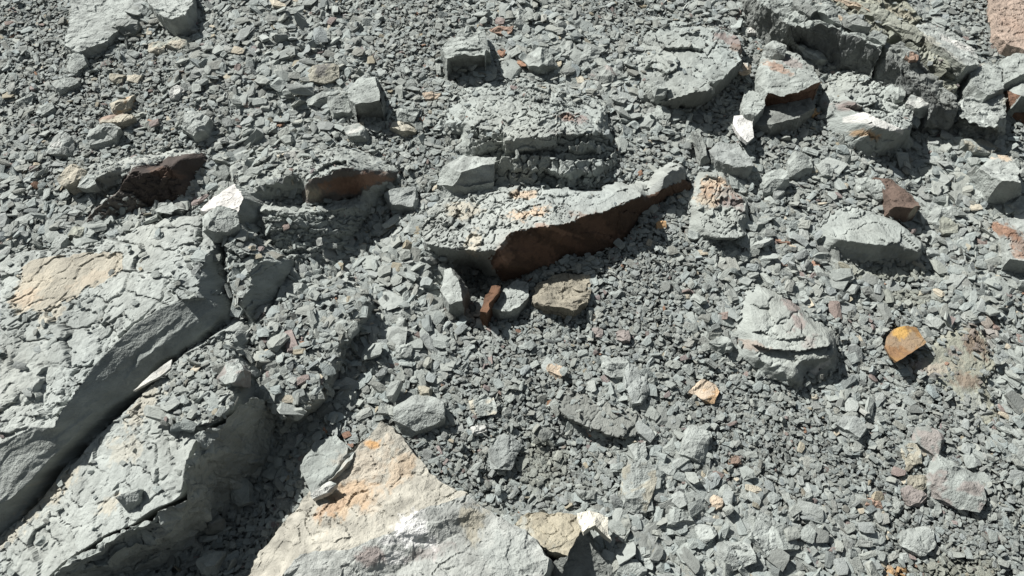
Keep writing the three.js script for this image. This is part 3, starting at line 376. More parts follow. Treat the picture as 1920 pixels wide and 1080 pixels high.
for (let j = 0; j < NB; j++) for (let i = 0; i < NA; i++) {
  const n = j * NA + i, t = tri[n];
  if (t < 0) continue;
  const T = tris[t], fc = T.f, o = fc.owner, a = A0 + i * CELL, b = B0 + j * CELL;
  let w = mean(fc, a, b), tn = 0;
  const wx = a + 0.06 * fbm(a * 5, b * 5, 41, 3) + 0.012 * vnoise(a * 38, b * 38, 43), wy = (b + 0.06 * fbm(a * 5, b * 5, 47, 3) + 0.012 * vnoise(a * 38, b * 38, 49)) * 1.0;
  if (fc.n) w += fc.n * (1.6 * fbm(a * 5, b * 5, 51, 3) + 0.45 * fbm(a * 30, b * 30, 61, 3));
  if (fc.cr) {
    const [s, amp, tilt] = fc.cr; const el = 1.5 + 0.5 * hash(fc.sd, 1, 3), an = (hash(fc.sd, 2, 3) - 0.35) * 1.6, ca = Math.cos(an), sa = Math.sin(an), ux = (wx * ca + wy * sa) / s / el / 0.8, uy = (wy * ca - wx * sa) / s / 0.8;
    voronoi(ux, uy, 71 + fc.sd);
    const q = hash(V.id, 1, 5), on = sstep(-0.2, 0.25, vnoise(a * 4.3, b * 4.3, 83));
    w += amp * (q - 0.5) * 2 + tilt * s * ((ux - V.cx) * (hash(V.id, 2, 5) - 0.5) + (uy - V.cy) * (hash(V.id, 3, 5) - 0.3)) * 2;
    w -= on * (0.005 + amp * 0.6) * sstep(0.09, 0.0, (V.f2 - V.f1) * Math.min(1, s / 0.12)); tn += (hash(V.id, 4, 5) - 0.5) * 0.14;
  }
  if (fc.cr2) {
    const [s, amp, tilt] = fc.cr2, vx = (wx + 0.022 * fbm(a * 17, b * 17, 93, 2)) / s + 3.3, vy = (wy + 0.022 * fbm(a * 17, b * 17, 95, 2)) / s * 1.5; voronoi(vx, vy, 91 + fc.sd);
    const on = 0.4 + 0.9 * sstep(-0.3, 0.35, vnoise(a * 3.1, b * 3.1, 97 + fc.sd));
    w += on * (amp * (hash(V.id, 1, 6) - 0.5) * 2 + tilt * s * ((vx - V.cx) * (hash(V.id, 2, 6) - 0.5) + (vy - V.cy) * (hash(V.id, 3, 6) - 0.35)) * 2);
    w -= on * on * (0.001 + amp * 0.75) * sstep(0.13, 0.0, V.f2 - V.f1) * (hash(V.id, 7, 6) < 0.5 ? 1 : 0.25); tn += (hash(V.id, 4, 6) - 0.5) * 0.1;
  }
  if (fc.strata) {
    const [per, len, amp, ang] = fc.strata, c = Math.cos(ang), s = Math.sin(ang);
    const u = wx * c + wy * s, v0 = (wy * c - wx * s) / per + 0.9 * fbm(a * 2.6, b * 2.6, 103, 3), v = v0 + 0.55 * vnoise(v0 * 0.8, a * 0.7, 105), li = Math.floor(v), fv = v - li;
    const us = u / (len * (0.6 + hash(li, 0, 107))) + hash(li, 1, 107) * 20, bi = Math.floor(us), fu = us - bi;
    w += amp * ((hash(li, 3, 109) - 0.5) * 1.1 + (hash(li, bi, 113) - 0.5) * 0.9) + amp * 0.25 * (fv - 0.5);
    w -= amp * 0.55 * (sstep(0.14, 0, fv) + sstep(0.9, 1, fv)) * 0.7 + amp * 0.4 * sstep(0.06, 0, Math.min(fu, 1 - fu)); tn += (hash(li, bi, 127) - 0.5) * 0.12;
  }
  if (fc.stri) {
    const [amp, ang] = fc.stri, c = Math.cos(ang), s = Math.sin(ang), u = wx * c + wy * s, v = wy * c - wx * s;
    w += amp * (fbm(u * 3, v * 26, 131, 4) + 0.7 * fbm(u * 1.2, v * 7, 137, 2));
  }
  const q = clamp(1 - dist[n] / o.bw, 0, 1); w -= o.bev * q * q;
  const lim = GW[n] + 0.015 + (o.steep ?? 2.4) * dist[n] * (1 + (o.scal ?? 0.3) * vnoise(a * 9, b * 9, 171)) + 0.012 * vnoise(a * 31, b * 31, 173);
  if (w > lim) w = lim + (w - lim) * 0.08;
  W[n] = w; tint[n] = tn;
}

const at = (a, b) => { const i = clamp(Math.floor((a - A0) / CELL), 6, NA - 7), j = clamp(Math.floor((b - B0) / CELL), 6, NB - 7); return j * NA + i; };
const top = (n, a, b) => solid[n] ? Math.max(W[n], mean(tris[solid[n] - 1].f, a, b)) : W[n];
for (const q of stains) { let p = P(q.px, q.py, 0.1); for (let k = 0; k < 5; k++) { p = P(q.px, q.py, 0.5 * (p.w * CN + p.b * SN) + 0.5 * (top(at(p.a, p.b), p.a, p.b) * CN + p.b * SN)); } q.a = p.a; q.b = p.b; }

// ---------------------------------------------------------------- textures and materials
function grainTexture(size, amp, base, sd) {
  const data = new Uint8Array(size * size * 4);
  const per = (x, y, f0, s) => { const i = Math.floor(x * f0), j = Math.floor(y * f0); let fx = x * f0 - i, fy = y * f0 - j; fx = fx * fx * (3 - 2 * fx); fy = fy * fy * (3 - 2 * fy); const m = (k) => ((k % f0) + f0) % f0; const A = hash(m(i), m(j), s), B = hash(m(i + 1), m(j), s), C = hash(m(i), m(j + 1), s), Dd = hash(m(i + 1), m(j + 1), s); return (A + (B - A) * fx + (C - A) * fy + (A - B - C + Dd) * fx * fy) * 2 - 1; };
  for (let y = 0; y < size; y++) for (let x = 0; x < size; x++) {
    const u = x / size, v = y / size, g = 0.34 * per(u, v, 6, sd) + 0.3 * per(u, v, 17, sd + 1) + 0.3 * per(u, v, 47, sd + 2) + 0.26 * per(u, v, 128, sd + 3);
    const k = clamp(base + amp * g, 0, 1) * 255, at = (y * size + x) * 4;
    data[at] = data[at + 1] = data[at + 2] = k; data[at + 3] = 255;
  }
  const t = new THREE.DataTexture(data, size, size, THREE.RGBAFormat);
  t.wrapS = t.wrapT = THREE.RepeatWrapping; t.magFilter = THREE.LinearFilter; t.minFilter = THREE.LinearMipmapLinearFilter; t.generateMipmaps = true; t.needsUpdate = true;
  return t;
}
const grainMap = grainTexture(512, 0.16, 0.86, 201), grainBump = grainTexture(512, 0.7, 0.5, 301);
grainMap.repeat.set(1.7, 1.7); grainBump.repeat.set(2.3, 2.3);
const rockMat = new THREE.MeshStandardMaterial({ vertexColors: true, roughness: 0.92, map: grainMap, bumpMap: grainBump, bumpScale: 0.006 });
rockMat.name = 'weathered_slate';
const stoneMat = new THREE.MeshStandardMaterial({ color: 0xffffff, roughness: 0.9, map: grainMap, bumpMap: grainBump, bumpScale: 0.004 });
stoneMat.name = 'slate_chips';
const groundMat = new THREE.MeshStandardMaterial({ color: new THREE.Color().setRGB(0.15, 0.16, 0.148), roughness: 1, map: grainMap, bumpMap: grainBump, bumpScale: 0.03 });
groundMat.name = 'fine_gravel';
const shade = (o) => { o.castShadow = true; o.receiveShadow = true; return o; };

// ---------------------------------------------------------------- the ground sheet
{
  const axis = (lo, hi, step, far) => { const v = [-far, -far / 2, -far / 5, lo - 3, lo - 1]; for (let x = lo; x <= hi + 1e-6; x += step) v.push(x); v.push(hi + 1, hi + 3, far / 5, far / 2, far); return v; };
  const av = axis(-6, 6, 0.028, 90), bv = axis(-2.6, 3.6, 0.028, 90), na = av.length, nb = bv.length, pos = new Float32Array(na * nb * 3), uv = new Float32Array(na * nb * 2), ix = [], p = new THREE.Vector3();
  for (let j = 0; j < nb; j++) for (let i = 0; i < na; i++) {
    const a = av[i], b = bv[j], n = j * na + i;
    let w = groundW(a, b) - 0.012 + 0.02 * fbm(a * 25, b * 25, 15, 2);
    const gi = Math.round((a - A0) / CELL), gj = Math.round((b - B0) / CELL);
    if (gi > 4 && gj > 4 && gi < NA - 5 && gj < NB - 5) for (let dj = -4; dj <= 4; dj += 2) for (let di = -4; di <= 4; di += 2) { const m = (gj + dj) * NA + gi + di; if (own[m] >= 0) w = Math.min(w, W[m] - 0.07); }
    toWorld(a, b, w, p); pos.set([p.x, p.y, p.z], n * 3); uv.set([a, b], n * 2);
    if (i && j) { const q = n - na; ix.push(q - 1, q, n, q - 1, n, n - 1); }
  }
  const g = new THREE.BufferGeometry();
  g.setAttribute('position', new THREE.BufferAttribute(pos, 3)); g.setAttribute('uv', new THREE.BufferAttribute(uv, 2)); g.setIndex(ix); g.computeVertexNormals();
  const m = shade(new THREE.Mesh(g, groundMat)); m.name = 'ground'; m.userData.kind = 'structure'; scene.add(m);
}

// ---------------------------------------------------------------- the traced rocks
let rockGroups;
const used = new Map();
function numbered(name) { const k = used.get(name) ?? 0; used.set(name, k + 1); return k ? name + '_' + String(k).padStart(3, '0') : name; }
{
  const buckets = new Map();
  for (let j = 1; j < NB - 2; j++) for (let i = 1; i < NA - 2; i++) {
    const n = j * NA + i; let c = -1;
    for (const m of [n, n + 1, n + NA, n + NA + 1]) if (own[m] >= 0) {
      // one quad per rock that touches it
      const o = own[m];
      if (o === c) continue;
      if (c < 0 || (own[n] !== o)) { const key = o + '|' + tris[tri[m]].f.part; if (!buckets.has(key)) buckets.set(key, []); buckets.get(key).push(n); }
      if (c < 0) c = o;
    }
  }
  const remap = new Int32Array(NN), stampOf = new Int32Array(NN).fill(-1), p = new THREE.Vector3(), col = [0, 0, 0];
  let stamp = 0; const mixed = owners.map((o) => facets.some((x) => x.owner === o && x.poly));
  rockGroups = owners.map((o) => {
    const g = new THREE.Group(); g.name = numbered(o.name); g.userData = { label: o.label, category: o.category };
    const fp = facets.filter((x) => x.owner === o).flatMap((x) => x.pts).map(([x, y, h]) => P(x, y, h));
    const ca = fp.reduce((s, q) => s + q.a, 0) / fp.length, cb = fp.reduce((s, q) => s + q.b, 0) / fp.length;
    toWorld(ca, cb, groundW(ca, cb), g.position); scene.add(g); return g;
  });
  for (const [key, quads] of buckets) {
    const [os, part] = key.split('|'), o = +os, grp = rockGroups[o]; stamp++;
    const pos = [], nor = [], uv = [], rgb = [], ix = [];
    const vert = (n) => {
      if (stampOf[n] === stamp) return remap[n];
      stampOf[n] = stamp; const k = remap[n] = pos.length / 3, i = n % NA, j = (n / NA) | 0, a = A0 + i * CELL, b = B0 + j * CELL;
      const mine = own[n] === o; let w = mine ? W[n] : Math.min(W[n], GW[n]) - 0.03;
      if (!mine && mixed[o] && (solid[n] || solid[n + 6] || solid[n - 6] || solid[n + 6 * NA] || solid[n - 6 * NA])) for (const m of [n + 1, n - 1, n + NA, n - NA, n + NA + 1, n - NA - 1, n + NA - 1, n - NA + 1]) if (own[m] === o) w = Math.max(w, W[m] - 0.08);
      toWorld(a, b, w, p); pos.push(p.x - grp.position.x, p.y - grp.position.y, p.z - grp.position.z);
      let l = W[n - 1], r = W[n + 1], d = W[n - NA], u = W[n + NA];
      const lim = (x) => clamp(x - W[n], -0.025, 0.025);
      const sa = (lim(r) - lim(l)) / (2 * CELL), sb = (lim(u) - lim(d)) / (2 * CELL);
      toWorld(-sa, -sb, 1, p).normalize(); nor.push(p.x, p.y, p.z); uv.push(a, b);
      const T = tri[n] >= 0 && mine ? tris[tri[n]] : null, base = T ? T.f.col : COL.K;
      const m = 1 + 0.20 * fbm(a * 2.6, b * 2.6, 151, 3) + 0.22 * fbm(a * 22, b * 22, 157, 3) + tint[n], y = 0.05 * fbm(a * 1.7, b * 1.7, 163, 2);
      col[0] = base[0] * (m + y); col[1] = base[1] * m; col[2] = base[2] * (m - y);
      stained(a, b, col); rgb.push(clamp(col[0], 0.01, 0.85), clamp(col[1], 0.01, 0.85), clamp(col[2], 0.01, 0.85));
      return k;
    };
    for (const n of quads) { const a = vert(n), b = vert(n + 1), c = vert(n + NA), d = vert(n + NA + 1); ix.push(a, b, d, a, d, c); }
    const g = new THREE.BufferGeometry();
    g.setAttribute('position', new THREE.Float32BufferAttribute(pos, 3)); g.setAttribute('normal', new THREE.Float32BufferAttribute(nor, 3));
    g.setAttribute('uv', new THREE.Float32BufferAttribute(uv, 2)); g.setAttribute('color', new THREE.Float32BufferAttribute(rgb, 3)); g.setIndex(ix);
    const mesh = shade(new THREE.Mesh(g, rockMat)); mesh.name = part; grp.add(mesh);
  }
}

// ---------------------------------------------------------------- chips: boxes broken by planes
function brokenStone(rx, ry, rz, cuts, flat, rough = 0.3) {                      // y is the thickness
  let faces = [];
  const c = (x, y, z) => new THREE.Vector3(x * rx, y * ry, z * rz);
  const quad = (...v) => faces.push(v.map((q) => c(...q)));
  quad([1, -1, -1], [1, 1, -1], [1, 1, 1], [1, -1, 1]); quad([-1, -1, 1], [-1, 1, 1], [-1, 1, -1], [-1, -1, -1]);
  quad([-1, 1, -1], [-1, 1, 1], [1, 1, 1], [1, 1, -1]); quad([-1, -1, 1], [-1, -1, -1], [1, -1, -1], [1, -1, 1]);
  quad([-1, -1, 1], [1, -1, 1], [1, 1, 1], [-1, 1, 1]); quad([1, -1, -1], [-1, -1, -1], [-1, 1, -1], [1, 1, -1]);
  const cut = (nx, ny, nz, k) => {
    const n = new THREE.Vector3(nx / rx, ny / ry, nz / rz).normalize(), sup = Math.abs(n.x) * rx + Math.abs(n.y) * ry + Math.abs(n.z) * rz, d = sup * k, out = [], cap = [];
    for (const fa of faces) {
      const r = [];
      for (let i = 0; i < fa.length; i++) {
        const p = fa[i], q = fa[(i + 1) % fa.length], dp = n.dot(p) - d, dq = n.dot(q) - d;
        if (dp <= 0) r.push(p);
        if ((dp < 0 && dq > 0) || (dp > 0 && dq < 0)) { const x = p.clone().lerp(q, dp / (dp - dq)); r.push(x); cap.push(x); }
      }
      if (r.length > 2) out.push(r);
    }
    if (cap.length > 2) {
      const m = cap.reduce((s, p) => s.add(p), new THREE.Vector3()).divideScalar(cap.length), u = cap[0].clone().sub(m).normalize(), v = n.clone().cross(u);
      const s = cap.map((p) => { const e = p.clone().sub(m); return [Math.atan2(e.dot(v), e.dot(u)), p]; }).sort((x, y) => x[0] - y[0]).map((e) => e[1]);
      out.push(s.filter((p, i) => p.distanceTo(s[(i + 1) % s.length]) > 1e-5));
    }
    faces = out.filter((x) => x.length > 2);
  };
  const t0 = rnd() * 6.28;
  for (let k = 0; k < cuts; k++) { const t = t0 + k / cuts * 6.28 + gauss() * 0.3; cut(Math.cos(t), gauss() * flat, Math.sin(t), 0.5 + 0.25 * rnd()); }
  for (let k = 0; k < 3; k++) { const t = rnd() * 6.28, s = 0.25 + 0.6 * rnd(); cut(Math.cos(t) * s, 1, Math.sin(t) * s, 0.48 + 0.28 * rnd()); }
  for (let k = 0; k < 2; k++) { const t = rnd() * 6.28, s = 0.3 + 0.6 * rnd(); cut(Math.cos(t) * s, -1, Math.sin(t) * s, 0.5 + 0.3 * rnd()); }
  for (let k = 0; k < 4; k++) { const t = rnd() * 6.28; cut(Math.cos(t), rnd() < 0.7 ? 0.9 : -0.9, Math.sin(t), 0.58 + 0.1 * rnd()); }
  const pos = [], nor = [], uv = [];
  for (const fa of faces) {
    const n = fa[1].clone().sub(fa[0]).cross(fa[2].clone().sub(fa[0]));
    if (n.lengthSq() < 1e-14) continue; n.normalize();
    const ax = Math.abs(n.x), ay = Math.abs(n.y), az = Math.abs(n.z), off = [rnd(), rnd()];
    const mid = fa.reduce((s, p) => s.add(p), new THREE.Vector3()).divideScalar(fa.length), big = Math.max(...fa.map((p) => p.distanceTo(mid)));
    mid.addScaledVector(n, big * rough * (rnd() - 0.62)); mid.lerp(fa[Math.floor(rnd() * fa.length)], 0.45 * rnd());
    for (let i = 0; i < fa.length; i++) {
     const tr = [mid, fa[i], fa[(i + 1) % fa.length]], m = tr[1].clone().sub(mid).cross(tr[2].clone().sub(mid)).normalize();
     for (const p of tr) { pos.push(p.x, p.y, p.z); nor.push(m.x, m.y, m.z); const q = ay >= ax && ay >= az ? [p.x, p.z] : ax > az ? [p.z, p.y] : [p.x, p.y]; uv.push(q[0] * 0.07 + off[0], q[1] * 0.07 + off[1]); }
    }
  }
  const g = new THREE.BufferGeometry();
  g.setAttribute('position', new THREE.Float32BufferAttribute(pos, 3)); g.setAttribute('normal', new THREE.Float32BufferAttribute(nor, 3)); g.setAttribute('uv', new THREE.Float32BufferAttribute(uv, 2));
  return g;
}
const CHIPS = [];
for (let k = 0; k < 28; k++) CHIPS.push(brokenStone(1, 0.35, k % 4 === 0 ? 0.4 + 0.15 * rnd() : 0.62 + 0.3 * rnd(), 4 + (k % 4), 0.4));
function surfaceNormal(n, o) { const k = 5; return toWorld(-(W[n + k] - W[n - k]) / (2 * k * CELL), -(W[n + k * NA] - W[n - k * NA]) / (2 * k * CELL), 1, o).normalize(); }
const qa = new THREE.Quaternion(), qb = new THREE.Quaternion(), UPY = new THREE.Vector3(0, 1, 0), tmpN = new THREE.Vector3(), tmpA = new THREE.Vector3();
function turned(n, spin, tilt, tiltDir) { qa.setFromUnitVectors(UPY, n); qb.setFromAxisAngle(UPY, spin); qa.multiply(qb); tmpA.set(Math.cos(tiltDir), 0, Math.sin(tiltDir)); qb.setFromAxisAngle(tmpA, tilt); return qa.multiply(qb); }
function chipColour(a, b) {
  const q = rnd(), k = 0.86 + 0.3 * rnd(), base = q < 0.012 ? COL.U : q < 0.017 ? COL.T : q < 0.0185 ? COL.R : q < 0.024 ? COL.B : q < 0.12 ? COL.L : q < 0.24 ? COL.S : q < 0.32 ? COL.K : COL.G;
  const wm = gauss() * 0.005, c = [base[0] * k + wm, base[1] * k, base[2] * k - wm];
  stained(a, b, c, true); return c;
}

// ---------------------------------------------------------------- stones that can be told apart: photo pixel, width, height, turn, thickness, colour
function noise3(x, y, z, s) { return (vnoise(x + z * 0.37, y - z * 0.61, s) + vnoise(y + x * 0.29, z + x * 0.53, s + 1) + vnoise(z - y * 0.41, x + y * 0.33, s + 2)) / 2; }
function roughen(T, o) {                                             // split triangles down to small ones and push them in and out like a broken surface
  const { edge = 0.013, s, amp = 1, colour, erode = 0, rm = 1 } = o;
  for (let pass = 0; pass < 18; pass++) {
    const out = []; let any = false;
    for (const t of T) {
      const l = [0, 1, 2].map((k) => t[k].distanceToSquared(t[(k + 1) % 3])), k = l.indexOf(Math.max(...l));
      if (l[k] < edge * edge * 1.6) { out.push(t); continue; }
      any = true; const a = t[k], b = t[(k + 1) % 3], c = t[(k + 2) % 3], m = a.clone().add(b).multiplyScalar(0.5);
      out.push([a, m, c], [m, b, c]);
    }
    T = out; if (!any || T.length > 60000) break;
  }
  const pos = [], nor = [], uv = [], rgb = [], bent = new Map();
  const key = (p) => Math.round(p.x * 2e4) + ',' + Math.round(p.y * 2e4) + ',' + Math.round(p.z * 2e4);
  const bend = (p) => {
    const k = key(p); let q = bent.get(k);
    if (!q) {
      const d = (x) => amp * (0.010 * noise3(p.x * 8 + x, p.y * 8, p.z * 8, s) + 0.007 * noise3(p.x * 25 + x, p.y * 25, p.z * 25, s + 9) + 0.0035 * noise3(p.x * 75 + x, p.y * 75, p.z * 75, s + 17));
      voronoi(p.x / 0.085 + 0.6 * noise3(p.x * 7, p.y * 7, p.z * 7, s + 3), (p.y * 0.8 - p.z * 0.6) / 0.07 + p.x * 2, s + 5);
      const st = amp * (0.012 * (hash(V.id, 1, s) - 0.5) - 0.010 * sstep(0.12, 0, V.f2 - V.f1) * sstep(-0.1, 0.3, noise3(p.x * 4, p.y * 4, p.z * 4, s + 7)));
      q = new THREE.Vector3(p.x + d(0), p.y + d(31.7), p.z + d(67.3)).addScaledVector(NRM, o.local ? 0 : st); if (o.local) q.y += st;
      if (erode) q.multiplyScalar(1 - erode * (p.length() / rm) ** 4);
      bent.set(k, q);
    }
    return q;
  };
  const c3 = [0, 0, 0];
  for (const t of T) {
    const q = t.map(bend), n = q[1].clone().sub(q[0]).cross(q[2].clone().sub(q[0])).normalize(), ax = Math.abs(n.x), ay = Math.abs(n.y), az = Math.abs(n.z);
    for (let i = 0; i < 3; i++) { const p = q[i]; pos.push(p.x, p.y, p.z); nor.push(n.x, n.y, n.z); if (ay >= ax && ay >= az) uv.push(p.x, p.z); else if (ax > az) uv.push(p.z, p.y); else uv.push(p.x, p.y); colour(t[i], c3); for (let c = 0; c < 3; c++) rgb.push(clamp(c3[c], 0.01, 0.85)); }
  }
  const g = new THREE.BufferGeometry();
  for (const [k, v, w] of [['position', pos, 3], ['normal', nor, 3], ['uv', uv, 2], ['color', rgb, 3]]) g.setAttribute(k, new THREE.Float32BufferAttribute(v, w));
  return g;
}
// the angular rocks: closed bodies whose visible facets were traced, with walls going down into the ground behind them
for (const o of owners) if (o.poly || facets.some((x) => x.owner === o && x.poly)) {
  const grp = rockGroups[o.n], s = 1000 + o.n * 61, parts = new Map(), edges = new Map(), kk = (p) => p.x.toFixed(4) + p.y.toFixed(4) + p.z.toFixed(4);
  const mine = facets.filter((x) => x.owner === o && (o.poly || x.poly));
  for (const fc of mine) {
    const pts = fc.P.map((p) => toWorld(p.a, p.b, p.w).sub(grp.position)), flat = fc.P.map((p) => new THREE.Vector2(p.a, p.b));
    const order = THREE.ShapeUtils.isClockWise(flat) ? [...flat.keys()].reverse() : [...flat.keys()];
    const T = THREE.ShapeUtils.triangulateShape(order.map((i) => flat[i]), []).map((t) => t.map((i) => pts[order[i]]));
    if (!parts.has(fc.part)) parts.set(fc.part, { fc, T: [] });
    parts.get(fc.part).T.push(...T);
    for (let i = 0; i < order.length; i++) { const a = pts[order[i]], b = pts[order[(i + 1) % order.length]], back = kk(b) + kk(a); if (edges.has(back)) edges.delete(back); else edges.set(kk(a) + kk(b), [a, b, fc.part]); }
  }
  const mid = [...edges.values()].reduce((m, e) => m.add(e[0]), new THREE.Vector3()).divideScalar(edges.size), down = NRM.clone().multiplyScalar(-(o.plate ?? 0.4));
  for (const [a, b, part] of edges.values()) {
    const sink = (p) => p.clone().lerp(mid, o.plate ? 0.06 : -0.06).add(down), c = sink(a), d = sink(b), T = parts.get(part).T;
    if (o.plate) { T.push([a, c, b], [b, c, d], [c, mid.clone().add(down), d]); }
    else { const am = a.clone().lerp(mid, -0.02).addScaledVector(NRM, -0.05), bm = b.clone().lerp(mid, -0.02).addScaledVector(NRM, -0.05); T.push([a, am, b], [b, am, bm], [am, c, bm], [bm, c, d]); }
  }
  for (const [part, { fc, T }] of parts) {
    const wp = new THREE.Vector3(), ab = (p) => { wp.copy(p).add(grp.position); return [wp.x, wp.y * E[1] + wp.z * E[2]]; };
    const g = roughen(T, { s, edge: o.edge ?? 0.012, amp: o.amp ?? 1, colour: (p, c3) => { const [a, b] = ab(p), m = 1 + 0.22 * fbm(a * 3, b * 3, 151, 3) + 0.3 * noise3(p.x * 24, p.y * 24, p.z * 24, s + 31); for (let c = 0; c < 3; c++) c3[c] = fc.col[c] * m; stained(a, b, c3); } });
    const m = shade(new THREE.Mesh(g, rockMat)); m.name = part; grp.add(m);
  }
}
const placed = [];
function stone(px, py, w, h, turn, thick, col, name, label, category = 'stone', lift = 0.3) {
  let p = P(px, py, 0);
  for (let k = 0; k < 3; k++) { const n = at(p.a, p.b); const hh = top(n, p.a, p.b) * CN + p.b * SN; p = P(px, py, hh); }
  const n = at(p.a, p.b), c = COL[col[0]].map((v, k) => mix(v, COL.G[k], 0.22));
  const g = brokenStone(w * p.s * 0.62, thick * 0.5, h * p.s * 0.62 / 0.9, 6, 0.25);
  const P0 = g.attributes.position.array, T = [], sd = Math.floor(rnd() * 1000), share = rnd() * 0.3 - 0.1, cb = col[1] ? COL[col[1]].map((v, k) => mix(v, COL.G[k], 0.35)) : null; let rm = 0;
  for (let i = 0; i < P0.length; i += 9) { T.push([0, 3, 6].map((k) => new THREE.Vector3(P0[i + k], P0[i + k + 1], P0[i + k + 2]))); rm = Math.max(rm, T[T.length - 1][1].length()); }
  const rg = roughen(T, { s: sd, edge: 0.012, amp: 0.8, local: true, erode: 0.03, rm, colour: (p, c3) => { const v = 1 + 0.3 * noise3(p.x * 26, p.y * 26, p.z * 26, sd + 31), k = cb ? sstep(-0.08, 0.12, noise3(p.x * 11, p.y * 11, p.z * 11, sd + 41) + 0.5 * noise3(p.x * 45, p.y * 45, p.z * 45, sd + 43) - share) : 0; for (let q = 0; q < 3; q++) c3[q] = mix(c[q], cb ? cb[q] : 0, k) * v; } });
  const m = shade(new THREE.Mesh(rg, rockMat)); m.name = numbered(name);
  toWorld(p.a, p.b, top(n, p.a, p.b) + thick * (lift * 0.8 - 0.06), m.position);
  m.quaternion.copy(turned(NRM, turn * rad, gauss() * 0.09, rnd() * 6.28));
  m.userData = { label, category }; scene.add(m); placed.push([p.a, p.b, Math.max(w, h) * p.s * 0.33]);
}
const S = stone;
S(1316, 735, 44, 38, -30, 0.05, 'CO', 'orange_flake', 'pale orange flake lying on the scree below the fractured slab', 'stone', 0.6);
S(1042, 695, 28, 20, -40, 0.04, 'C', 'orange_flake', 'small pinkish orange flake in the scree at the middle of the slope', 'stone', 0.6);
S(1239, 422, 19, 14, 5, 0.04, 'O', 'orange_flake', 'small bright orange chip right below the long brown face', 'stone', 0.6);
S(1338, 940, 22, 24, 10, 0.05, 'C', 'orange_flake', 'small cream and orange chip in the scree at the lower right', 'stone', 0.6);
S(697, 612, 14, 12, 30, 0.04, 'C', 'cream_chip', 'cream chip with a rusty side right of the rubble shelf', 'stone', 0.6);
S(808, 184, 34, 16, 8, 0.05, 'C', 'peach_stone', 'peach coloured flat stone left of the stepped outcrop', 'stone', 0.6);
S(1390, 131, 26, 20, -10, 0.05, 'CW', 'orange_stone', 'orange and white stone left of the rusty stained boulder', 'stone', 0.6);
S(897, 806, 24, 18, 15, 0.04, 'W', 'white_chip', 'small white chip above the cracked slab at lower centre', 'stone', 0.6);
S(1430, 37, 26, 16, 0, 0.06, 'W', 'white_stone', 'white stone at the dark foot of the diagonal ledge', 'stone', 0.6);
S(563, 822, 10, 18, 0, 0.04, 'W', 'white_chip', 'tiny white chip in the shadowed hollow right of the lower ridge', 'stone', 0.8);
S(1082, 152, 20, 18, 0, 0.06, 'T', 'cream_stone', 'cream stone at the upper edge of the stepped outcrop');
S(120, 275, 44, 34, 0, 0.12, 'LW', 'pale_boulder', 'pale lumpy stone in the scree above the brown ledge at the left', 'boulder');
S(378, 243, 48, 46, -25, 0.2, 'L', 'pale_block', 'pale angular block right above the dark brown face at the left', 'block', 0.4);
S(1014, 122, 52, 42, 25, 0.22, 'G', 'angular_boulder', 'angular grey boulder above the stepped outcrop', 'boulder', 0.4);
S(980, 40, 28, 32, 10, 0.1, 'L', 'pale_block', 'pale flat faced block at the top centre', 'block');
S(940, 64, 36, 16, -12, 0.08, 'R', 'brown_block', 'reddish brown block right of the two layered boulder', 'block', 0.5);
S(605, 146, 60, 30, -10, 0.12, 'EB', 'brown_block', 'dark brownish jointed blocks left of the squared block', 'block');
S(670, 252, 44, 26, -35, 0.1, 'GW', 'cream_column', 'cream streaked column shaped stone left of centre', 'stone', 0.5);
S(757, 245, 40, 18, -20, 0.1, 'BT', 'cream_column', 'cream and brown column shaped stone beside a dark gap', 'stone', 0.5);
S(762, 222, 44, 34, 0, 0.14, 'G', 'round_boulder', 'rounded grey boulder above the brown column shaped stone', 'boulder');
S(640, 206, 40, 36, 20, 0.16, 'G', 'grey_block', 'grey block left below the squared block', 'block');
S(610, 188, 56, 26, 30, 0.1, 'G', 'grey_slab', 'tilted grey slab pointing up to the squared block', 'slab');
S(755, 380, 50, 34, 0, 0.12, 'S', 'round_boulder', 'bluish rounded stone below the layered ledge', 'boulder', 0.4);
S(758, 660, 28, 24, 0, 0.1, 'L', 'pale_block', 'pale squarish stone in the scree right of the rubble shelf', 'block', 0.4);
S(752, 608, 22, 22, 0, 0.08, 'L', 'pale_stone', 'pale rounded stone above the pale squarish stone');
S(790, 780, 76, 56, 5, 0.16, 'L', 'cracked_block', 'pale cracked block just above the big tan boulder', 'block', 0.35);
S(795, 740, 26, 24, 0, 0.1, 'B', 'olive_stone', 'round olive stone above the pale cracked block', 'stone', 0.4);
S(945, 852, 48, 54, -30, 0.1, 'S', 'cracked_slab', 'flat grey cracked slab at lower centre', 'slab', 0.5);
S(905, 762, 40, 34, 10, 0.08, 'GT', 'stained_stone', 'grey stone with a cream corner at lower centre');
S(1195, 905, 60, 76, -5, 0.12, 'LB', 'pale_slab', 'pale rounded slab standing in the scree at lower centre right', 'slab', 0.5);
S(1195, 850, 26, 36, 5, 0.1, 'L', 'pale_block', 'pale pointed block above the pale rounded slab', 'block', 0.4);
S(1155, 690, 44, 30, 20, 0.1, 'L', 'grey_block', 'grey angular block right of the small pinkish flake', 'block', 0.4);
S(1190, 722, 34, 62, 5, 0.1, 'S', 'grey_slab', 'tall grey slab left of the large pale orange flake', 'slab', 0.4);
S(1350, 650, 36, 30, 20, 0.1, 'G', 'round_stone', 'rounded grey stone left of the fractured slab');
S(1590, 800, 44, 32, -35, 0.07, 'S', 'blue_slab', 'flat blue grey slab lying loose below the ochre flake', 'slab', 0.7);
S(1778, 905, 96, 60, -38, 0.1, 'GU', 'purple_slab', 'grey slab with purple brown stains at the lower right', 'slab', 0.55);
S(1735, 830, 44, 50, 60, 0.1, 'KU', 'purple_stone', 'dark purple tinted stone above the purple stained slab');
